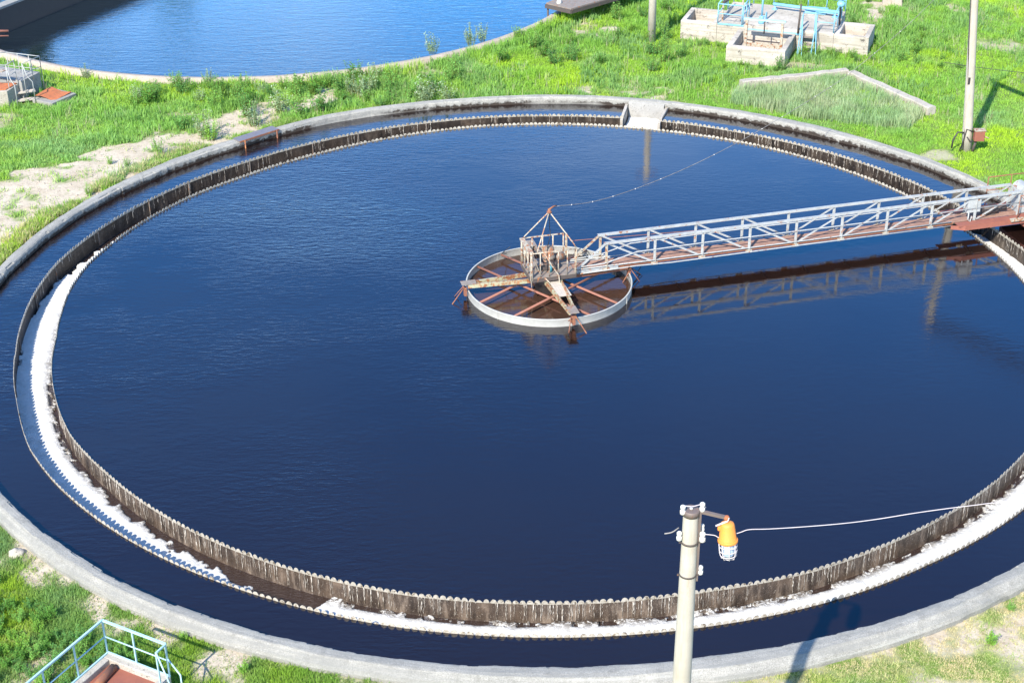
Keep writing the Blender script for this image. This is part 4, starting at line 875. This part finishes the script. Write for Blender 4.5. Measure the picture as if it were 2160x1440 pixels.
MB().tube([(0, -.02, 1.0), (1.95, -.02, 1.0)], .018, 8).tube([(0, -.02, 1.0), (0, -4, 1.0)], .018, 8).build('middle_rail', 'paleblue_paint', t_)
q = MB(); q.tube([(1.93, -.36, 1.5), (2.45, -.6, .95), (2.5, -.6, .0)], .02, 8); q.tube([(1.95, -.02, 1.05), (2.5, -.25, .95), (2.5, -.25, 0)], .02, 8); q.tube([(2.5, -.6, .55), (2.5, -.25, .55)], .015, 6); q.build('ladder_rail', 'paleblue_paint', hg)
MB().tube([(1.05, -1.0, .33), (1.1, -1.0, .55), (1.3, -1.15, .6)], .02, 8).build('lid_handle', 'paleblue_paint', hb)

# rock and rubble
def rock(name, loc, s, seed, label):
    N = 12; m = MB(); vs = []
    for i in range(7):
        ph = PI * i / 12
        for j in range(N):
            th = 2 * PI * j / N; dvec = Vector((math.sin(ph) * math.cos(th), math.sin(ph) * math.sin(th), math.cos(ph)))
            k = 1 + .35 * mnoise.noise(dvec * 1.4 + Vector((seed, 0, 0))); vs.append((dvec.x * s[0] * k, dvec.y * s[1] * k, dvec.z * s[2] * k))
    fs = [(i * N + j, i * N + (j + 1) % N, (i + 1) * N + (j + 1) % N, (i + 1) * N + j) for i in range(6) for j in range(N)]
    m.add(vs, fs, True); o = m.build(name, 'concrete_warm'); o.location = loc; return tagit(o, label, 'rock')
rock('boulder', (-14.95, -14.75, -.02), (.22, .17, .17), 1, 'rounded pale boulder outside the tank rim at the left edge')
V = []; F = []
for _ in range(900):
    if rng.random() < .7: x = rng.uniform(-22, -8); y = rng.uniform(5, 22)
    else: x = rng.uniform(-14, 9); y = rng.uniform(-22, -12)
    if np.hypot(x, y) < 20.8 or bare(np.array(x), np.array(y)) < .55: continue
    s = rng.uniform(.015, .07); z = float(gh(x, y)); b = len(V)
    for dx, dy, dz in ((-1, -.8, -.3), (1, -.9, -.3), (.9, 1, -.3), (-.8, .9, -.3), (-.5, -.4, .7), (.6, -.5, .6), (.4, .6, .75), (-.5, .4, .6)): V.append((x + dx * s * rng.uniform(.7, 1.2), y + dy * s * rng.uniform(.7, 1.2), z + dz * s))
    F += [(b, b + 1, b + 5, b + 4), (b + 1, b + 2, b + 6, b + 5), (b + 2, b + 3, b + 7, b + 6), (b + 3, b, b + 4, b + 7), (b + 4, b + 5, b + 6, b + 7)]
tagit(npmesh('gravel', V, F, 'concrete_slab'), 'loose stones scattered over the sandy strips beside the tank', 'gravel', kind='stuff')

# ------------------------------------------------------------------ vegetation
CR = np.array([R_[:], U_[:], fwd[:]])
def inview(x, y, z=0, m=.10):
    d = np.stack([x - CAM[0], y - CAM[1], z - CAM[2] + 0 * x], -1) @ CR.T
    fx = d[..., 0] / d[..., 2] * 3328.7 / 1080; fy = d[..., 1] / d[..., 2] * 3328.7 / 720
    return (np.abs(fx) < 1 + m) & (np.abs(fy) < 1 + m) & (d[..., 2] > 0)
OBST = []
def local2w(px, py, a, pts): return [(px + math.cos(a) * x - math.sin(a) * y, py + math.sin(a) * x + math.cos(a) * y) for x, y in pts]
OBST.append(local2w(7.6, 29.7, CU, [(0, 0), (3.05, 0), (3.05, -2.95), (6, -2.95), (6, 0), (9.65, 0), (9.65, 2.3), (7.9, 2.3), (7.9, 3.9), (1.9, 3.9), (1.9, 2.4), (0, 2.4)]))
OBST += [[(-26.6, 22.3), (-24.3, 21.25), (-23.75, 22.55), (-26.2, 23.6)], [(-26.4, 20.2), (-24.75, 20.35), (-24.45, 21.5), (-26.2, 21.6)], [(-23.85, 21.0), (-22.75, 20.35), (-21.95, 21.75), (-23.2, 22.5)], [(-24.7, 20.7), (-23.7, 20.7), (-23.7, 21.6), (-24.7, 21.6)]]
OBST.append([(9.7, 21.6), (15.1, 23.15), (15.2, 23.9), (9.6, 22.35)]); OBST.append([(15.0, 23.2), (17.65, 18.0), (18.3, 18.3), (15.6, 23.6)])
OBST.append(local2w(-11.31, -19.53, HA, [(0, 0), (1.95, 0), (1.95, -4), (0, -4)]))
def okspot(x, y):
    r = np.hypot(x, y); r2 = np.hypot(x - B2[0], y - B2[1])
    ok = (r > 20.72) & (r2 > B2R + .50) & inview(x, y)
    for p in OBST: ok &= ~inpoly(x, y, p)
    return ok
def blades(px, py, nb, h, wd, spread, cols, lean=.45, seed=0):
    """px,py tuft centres; nb blades each; h per-tuft height; cols (N,3)"""
    r = np.random.default_rng(seed); N = len(px); K = N * nb
    cx = np.repeat(px, nb) + r.normal(0, spread, K); cy = np.repeat(py, nb) + r.normal(0, spread, K)
    H = np.repeat(h, nb) * r.uniform(.5, 1.25, K); a = r.uniform(0, 2 * PI, K); la = r.uniform(0, 2 * PI, K); le = np.abs(r.normal(0, lean, K)) * H
    z = gh(cx, cy) - .02; W_ = np.broadcast_to(wd, (N,)); W_ = np.repeat(W_, nb) * r.uniform(.7, 1.3, K)
    dx, dy = np.cos(a) * W_ / 2, np.sin(a) * W_ / 2; lx, ly = np.cos(la) * le, np.sin(la) * le
    V = np.stack([np.stack([cx - dx, cy - dy, z], -1), np.stack([cx + dx, cy + dy, z], -1),
                  np.stack([cx + dx * .7 + lx * .4, cy + dy * .7 + ly * .4, z + H * .6], -1), np.stack([cx - dx * .7 + lx * .4, cy - dy * .7 + ly * .4, z + H * .6], -1),
                  np.stack([cx + lx, cy + ly, z + H * (1 - .2 * le / np.maximum(H, .01))], -1)], 1)
    b = np.arange(K)[:, None] * 5
    F = np.concatenate([b + [0, 1, 2], b + [0, 2, 3], b + [3, 2, 4]], 0)
    C = np.repeat(cols, nb, 0) * r.uniform(.75, 1.25, (K, 1)); C = np.repeat(C, 5, 0)
    return V.reshape(-1, 3), F, C
G_YEL = np.array([.40, .60, .05]); G_MID = np.array([.25, .47, .085]); G_BLUE = np.array([.27, .46, .17]); G_DRY = np.array([.66, .56, .34]); G_DARK = np.array([.06, .15, .025])
def lerp(a, b, t): return a * (1 - t[:, None]) + b * t[:, None]
def scatter(n, x0, x1, y0, y1, dens):
    x = rng.uniform(x0, x1, n); y = rng.uniform(y0, y1, n); ok = okspot(x, y); x, y = x[ok], y[ok]
    k = rng.random(len(x)) < dens(x, y); return x[k], y[k]
def dfar(x, y):
    b = bare(x, y); d = np.clip(1.15 - b * 1.9, 0.03, 1); return d
# lawn colours vary in broad patches
def lawncol(x, y):
    a = np.clip((vn(x, y, .28, 3) - .35) * 3, 0, 1); c = lerp(np.tile(G_MID, (len(x), 1)), np.tile(G_YEL, (len(x), 1)), a)
    b_ = np.clip((vn(y, x, .45, 3) - .55) * 4, 0, 1); c = lerp(c, np.tile(G_BLUE, (len(x), 1)), b_)
    d = np.clip(bare(x, y) * 1.5 - .35, 0, .8) * (rng.random(len(x)) < .6); return lerp(c, np.tile(G_DRY, (len(x), 1)), d)
parts = []
x, y = scatter(230000, -33, 33, 5, 46, dfar); h = .06 + .16 * vn(x, y, .5, 3) + 1.0 * np.clip(vn(x, y, 1.1, 3) - .56, 0, .3)
h = h * np.clip(1.2 - bare(x, y), .35, 1) * np.where(x < 0, 1.35, 1.0)
c = lawncol(x, y); c = np.where(((x < -2) & (rng.random(len(x)) < .6))[:, None], c * .55 + G_BLUE * .5, c)
parts.append(blades(x, y, 5, h, .030, .07, c, .5, 1))
# taller dark weeds mixed in
x, y = scatter(60000, -33, 33, 18, 46, lambda x, y: np.clip((vn(x, y, .55, 4) - .50) * 5, 0, .8) * dfar(x, y))
parts.append(blades(x, y, 6, .26 + .2 * vn(x, y, 1, 2), .05, .09, lerp(np.tile(G_MID * .9, (len(x), 1)), np.tile(G_BLUE * .8, (len(x), 1)), vn(x, y, .7, 2)), .35, 2))
# near banks
def dnear(x, y): return np.clip(1.1 - bare(x, y) * 1.3, .16, 1)
x, y = scatter(90000, -18, -2, -26, -9, dnear); h = (.08 + .16 * vn(x, y, .7, 3)) * np.clip(1.25 - bare(x, y), .4, 1)
parts.append(blades(x, y, 6, h, .018, .05, np.clip(lawncol(x, y) * .78, 0, 1), .6, 3))
x, y = scatter(110000, 2, 18, -26, -9, dnear); h = (.05 + .07 * vn(x, y, .7, 3))
c = lerp(lawncol(x, y) * .9, np.tile(G_DRY, (len(x), 1)), np.clip(.68 + (vn(x, y, .9, 3) - .5) * 2.0 + (rng.random(len(x)) - .5) * .6, 0, 1))
parts.append(blades(x, y, 6, h, .016, .05, c, .8, 4))
x, y = scatter(16000, -33, 33, 16, 46, lambda x, y: np.where(vn(x, y, .8, 3) > .52, .5, .04))
parts.append(blades(x, y, 3, .38 + .25 * vn(x, y, 1, 2), .016, .05, np.tile(np.array([.50, .47, .30]), (len(x), 1)), .25, 8))
x = rng.uniform(-33, 4, 40000); y = rng.uniform(20, 46, 40000); r2 = np.hypot(x - B2[0], y - B2[1]); k = okspot(x, y) & (r2 < B2R + 1.3) & (rng.random(40000) < np.where(x > -11, .8, .2) * (vn(x, y, .7, 3) > .42)); x, y = x[k], y[k]
parts.append(blades(x, y, 6, np.where(x > -11, .42, .28) + .25 * vn(x, y, 1, 2), .035, .09, lawncol(x, y), .3, 9))
t_ = rng.uniform(math.radians(100), math.radians(175), 5200); r_ = 20.72 + np.abs(rng.normal(0, .38, 5200)); x, y = r_ * np.cos(t_), r_ * np.sin(t_); k = okspot(x, y) & (vn(x, y, .9, 3) > .47); x, y = x[k], y[k]
parts.append(blades(x, y, 6, .14 + .30 * vn(x, y, 1.5, 2), .032, .07, lawncol(x, y) * .9, .45, 12))
x, y = scatter(5000, -24, -8, 3, 22, lambda x, y: np.where((vn(x, y, 1.3, 4) > .62) & (bare(x, y) > .4), .8, .02))
parts.append(blades(x, y, 5, .10 + .18 * vn(x, y, 1.5, 2), .028, .09, lerp(np.tile(G_MID, (len(x), 1)), np.tile(G_DRY, (len(x), 1)), rng.random(len(x)) * .5), .6, 13))
def join(parts):
    V = []; F = []; C = []; b = 0
    for v, f, c in parts: V.append(v); F.append(f + b); C.append(c); b += len(v)
    return np.concatenate(V), np.concatenate(F), np.concatenate(C)
V, F, C = join(parts); tagit(npmesh('grass', V, F, 'leaf', tint=C), 'bright green grass and low weeds covering the banks round the tank', 'grass', kind='stuff')
# reeds
x = rng.uniform(8.5, 18.2, 14000); y = rng.uniform(16, 24, 14000); k = inpoly(x, y, REEDS) & okspot(x, y); x, y = x[k], y[k]
k = rng.random(len(x)) < np.clip(vn(x, y, 1.0, 3) * 1.6 - .1, .15, 1); x, y = x[k], y[k]
c = lerp(np.tile(np.array([.34, .50, .24]), (len(x), 1)), np.tile(np.array([.46, .50, .32]), (len(x), 1)), np.clip((vn(x, y, .8, 2) - .4) * 2, 0, .7))
V, F, C = blades(x, y, 5, .30 + .34 * vn(x, y, 1.4, 3), .026, .08, c * (.6 + .7 * vn(x, y, 2.2, 2))[:, None], .22, 6)
tagit(npmesh('reeds', V, F, 'leaf', tint=C), 'pale grey green reeds growing between the rim and the two kerbs', 'reeds', kind='stuff')

# bushy weeds as individual plants
def bush_mesh(seed, col, leaf=.05, nst=16, flow=0):
    r = np.random.default_rng(seed); V = []; F = []; C = []; S = MB()
    for s in range(nst):
        a = r.uniform(0, 2 * PI); rad_ = .42 * math.sqrt(r.random()); bx, by = rad_ * .45 * math.cos(a), rad_ * .45 * math.sin(a); H = r.uniform(.55, 1.05) * (1 - .3 * rad_)
        tx, ty = rad_ * math.cos(a) * 1.15, rad_ * math.sin(a) * 1.15
        S.tube([(bx, by, -.03), ((bx + tx) / 2, (by + ty) / 2, H * .55), (tx, ty, H)], .010, 4, .004, False)
        nl = int(44 * H)
        sc_ = r.uniform(.75, 1.25)
        for l in range(nl):
            u = r.uniform(.15, 1.03); px = bx + (tx - bx) * u; py = by + (ty - by) * u; pz = H * u
            an = r.uniform(0, 2 * PI); L = leaf * r.uniform(1.5, 3.0) * (1.25 - .6 * u); el = r.uniform(-.2, .8)
            d = np.array([math.cos(an) * math.cos(el), math.sin(an) * math.cos(el), math.sin(el)]); pr_ = np.array([-math.sin(an), math.cos(an), r.uniform(-.5, .5)]); w_ = leaf * r.uniform(.7, 1.2)
            p0 = np.array([px, py, pz]) + d * .02; b = len(V)
            V += [p0, p0 + d * L * .5 + pr_ * w_ * .5, p0 + d * L - np.array([0, 0, L * .15]), p0 + d * L * .5 - pr_ * w_ * .5]; F.append((b, b + 1, b + 2, b + 3))
            cc = col * sc_ * r.uniform(.7, 1.3)
            if flow and u > .9 and r.random() < flow: cc = np.array([.7, .7, .6])
            C += [cc] * 4
    return (np.array(V), np.array(F), np.array(C)), S
BV = []
for i, (cc, lf, fl) in enumerate((((.14, .32, .09), .05, 0), ((.21, .42, .10), .045, 0), ((.36, .50, .28), .045, .25), ((.13, .30, .06), .055, 0), ((.24, .46, .08), .05, 0))):
    (V, F, C), S = bush_mesh(20 + i, np.array(cc), lf, 18, fl)
    o = npmesh('foliage', V, F, 'leaf', tint=C); sm = S.build('stems', 'leaf')
    a = sm.data.color_attributes.new('tint', 'FLOAT_COLOR', 'POINT'); a.data.foreach_set('color', np.tile(np.array([.25, .25, .08, 1.], np.float32), len(sm.data.vertices)))
    BV.append((o, sm))
first = [True] * len(BV)
def bush(x, y, s, v, label, group=None, sh=1.0):
    if not (np.hypot(x, y) > 20.75 + s * .25): 
        r = np.hypot(x, y); k = (20.8 + s * .3) / r; x, y = x * k, y * k
    e = empty('weed_bush', label, 'bush', (x, y, float(gh(x, y))), random.uniform(0, 6.28), group); e.scale = (s, s, s * sh)
    for src in BV[v]:
        o = src if first[v] else src.copy()
        if not first[v]: COL.objects.link(o)
        o.parent = e
    first[v] = False
B = [  # x, y, size, variant, label
 (-16.1, 17.3, .62, 0, 'compact dark green bush alone on the sandy strip, highest left of the metal cover'),
 (-15.0, 16.5, .75, 2, 'silvery green bush just above the left end of the metal rim cover'),
 (-14.6, 15.9, .6, 4, 'light green low bush touching the rim left of the metal cover'),
 (-13.3, 18.9, .85, 0, 'tall dark bush on the sand above the metal rim cover'),
 (-12.9, 17.6, .7, 2, 'greyish bush between the metal cover and the tall dark bush'),
 (-11.9, 19.4, .8, 2, 'silvery bush right of the tall dark bush on the sand'),
 (-11.0, 18.6, .8, 1, 'mid green bush against the rim right of the metal cover'),
 (-10.2, 19.4, .75, 0, 'leafy bush against the rim further right of the metal cover'),
 (-9.3, 21.9, .75, 0, 'dark bush on pale sand above the rim left of centre'),
 (-8.2, 21.2, .6, 2, 'small silvery bush on pale sand above the rim'),
 (-17.7, 12.9, .40, 1, 'small weed tuft on the wide sandy strip at left'),
 (-18.5, 13.2, .32, 4, 'tiny weed left of the small tuft on the sandy strip'),
 (-16.6, 14.4, .50, 1, 'medium weed beside the rim below the sandy strip'),
 (-19.4, 8.3, .30, 1, 'tiny weed close to the rim low on the sandy strip'),
 (-18.6, 9.8, .42, 4, 'light green weed patch on the rim edge at left')]
for b_ in B: bush(b_[0], b_[1], b_[2] * (1.45 if b_[2] > .45 else 1.1), b_[3], b_[4], None, 1.15)
rr = np.random.default_rng(5)
grp = 'leafy bushes crowding the grass strip below the second basin'
def spots(n, x0, x1, y0, y1, mind, f=None):
    P = []; tries = 0
    while len(P) < n and tries < 4000:
        tries += 1; x = rr.uniform(x0, x1); y = rr.uniform(y0, y1)
        if not okspot(np.array(x), np.array(y)): continue
        if f and not f(x, y): continue
        if all((x - a) ** 2 + (y - b) ** 2 > mind ** 2 for a, b in P): P.append((x, y))
    return P
for x, y in spots(44, -19, -4, 19.5, 24.2, .7, lambda x, y: np.hypot(x - B2[0], y - B2[1]) > B2R + 1.0 and not inpoly(np.array(x), np.array(y), SAND)):
    bush(x, y, rr.uniform(.7, 1.15), int(rr.choice([0, 1, 1, 2, 3])), 'one of many leafy bushes crowding the strip below the second basin', grp)
for x, y in spots(26, -5, 8, 24.5, 36, .9, lambda x, y: not inpoly(np.array(x), np.array(y), PATCH)):
    bush(x, y, rr.uniform(.6, 1.1), int(rr.choice([0, 1, 3, 4])), 'one of the green bushes on the bank right of the second basin', 'bushes on the bank right of the second basin')
for u in np.linspace(-.6, 9.9, 20):
    v_ = -.5 if (u < 2.9 or u > 6.1) else -3.4
    x, y = local2w(7.6, 29.7, CU, [(u + rr.uniform(-.2, .2), v_ + rr.uniform(-.5, .1))])[0]
    bush(x, y, rr.uniform(.4, .65) * (1.25 if u > 6 else .75), int(rr.choice([1, 4, 0])), 'one of the leafy weeds growing along the foot of the concrete chamber', 'weeds along the foot of the chamber')
for x, y in spots(22, 17.0, 21, 24, 37, .8):
    bush(x, y, rr.uniform(.4, .75), int(rr.choice([1, 1, 3, 4])), 'one of the leafy weeds right of the concrete chamber', 'weeds right of the chamber')
for x, y in spots(75, -15.5, -10.4, -21.5, -16.0, .27, lambda x, y: np.hypot(x, y) > 22.0):
    bush(x, y, rr.uniform(.34, .58), int(rr.choice([0, 1, 0, 4, 3])), 'one of the dense leafy weeds beside the railed hatch box', 'weeds beside the near hatch box')
bush(-8.0, -19.7, .40, 4, 'small green bush below the rim right of the near hatch box')
bush(-9.6, -18.35, .3, 4, 'low bright clump against the rim above the near railing')
bush(10.6, -18.9, .42, 4, 'bright green clump on dry ground at bottom right'); bush(11.5, -17.6, .3, 1, 'small green clump near the right edge of the near bank')
# dry white seed heads at basin rim
for i, (x, y, s) in enumerate(((-15.9, 23.2, .7), (-3.3, 29.0, .9), (-2.7, 29.5, .8), (-5.2, 27.6, .9), (-22.1, 24.3, .6))):
    bush(x, y, s, 2, ['silvery weed on the basin rim near its middle', 'tall silvery weed on the basin edge, lower of the right pair', 'tall silvery weed on the basin edge, upper of the right pair', 'pale tall weed standing against the blue basin water', 'dry weed on the basin rim right of the white railings'][i], None, 1.3)

# trees beyond the far basin (seen mirrored in its water)
def tree(x, y, H, label, seed, cr=3.0, col=(.07, .14, .03)):
    r = np.random.default_rng(seed); e = empty('broadleaf_tree', label, 'tree', (x, y, 0), 0, 'trees beyond the second basin')
    t = MB(); t.tube([(0, 0, -.3), (.1, .1, H * .3), (0, .2, H * .6), (0, 0, H * .92)], .32, 10, .06)
    blobs = []
    for i in range(16):
        a = r.uniform(0, 2 * PI); z = H * r.uniform(.28, .92); d = cr * r.uniform(.3, .9) * (1.15 - z / H) * 1.4; p = (d * math.cos(a), d * math.sin(a), z); blobs.append((p, cr * r.uniform(.3, .5)))
        t.tube([(0, 0, z * .75), (p[0] * .5, p[1] * .5, z * .9), p], .08, 6, .03)
    t.build('trunk', 'bark', e); K = 6500; bi = r.integers(0, 16, K); c = np.array([b[0] for b in blobs])[bi]; R0 = np.array([b[1] for b in blobs])[bi]
    d = r.normal(size=(K, 3)); d /= np.linalg.norm(d, axis=1)[:, None]; P = c + d * (R0 * r.uniform(.55, 1.1, K))[:, None] * [1, 1, .8]
    u = r.normal(size=(K, 3)); u /= np.linalg.norm(u, axis=1)[:, None]; v_ = np.cross(u, d); v_ /= np.linalg.norm(v_, axis=1)[:, None]; s = r.uniform(.10, .2, K)[:, None]
    V = np.stack([P - u * s, P + v_ * s * .7, P + u * s, P - v_ * s * .7], 1).reshape(-1, 3); F = np.arange(4 * K).reshape(K, 4)
    npmesh('crown', V, F, 'leaf', e, tint=np.repeat(np.array(col) * r.uniform(.6, 1.4, (K, 1)), 4, 0))
tree(-35.0, 57.5, 14.5, 'dark tree beyond the far bank whose image darkens the basin water at left', 1, 2.3, (.045, .085, .02))
tree(-37.5, 84, 12.5, 'tall tree far behind the second basin, left of the pair', 2, 4); tree(-30.5, 86, 12.0, 'tall tree far behind the second basin, right of the pair', 3, 3.4); tree(-47, 82, 15, 'broad tree farthest left behind the second basin', 4, 4.5)
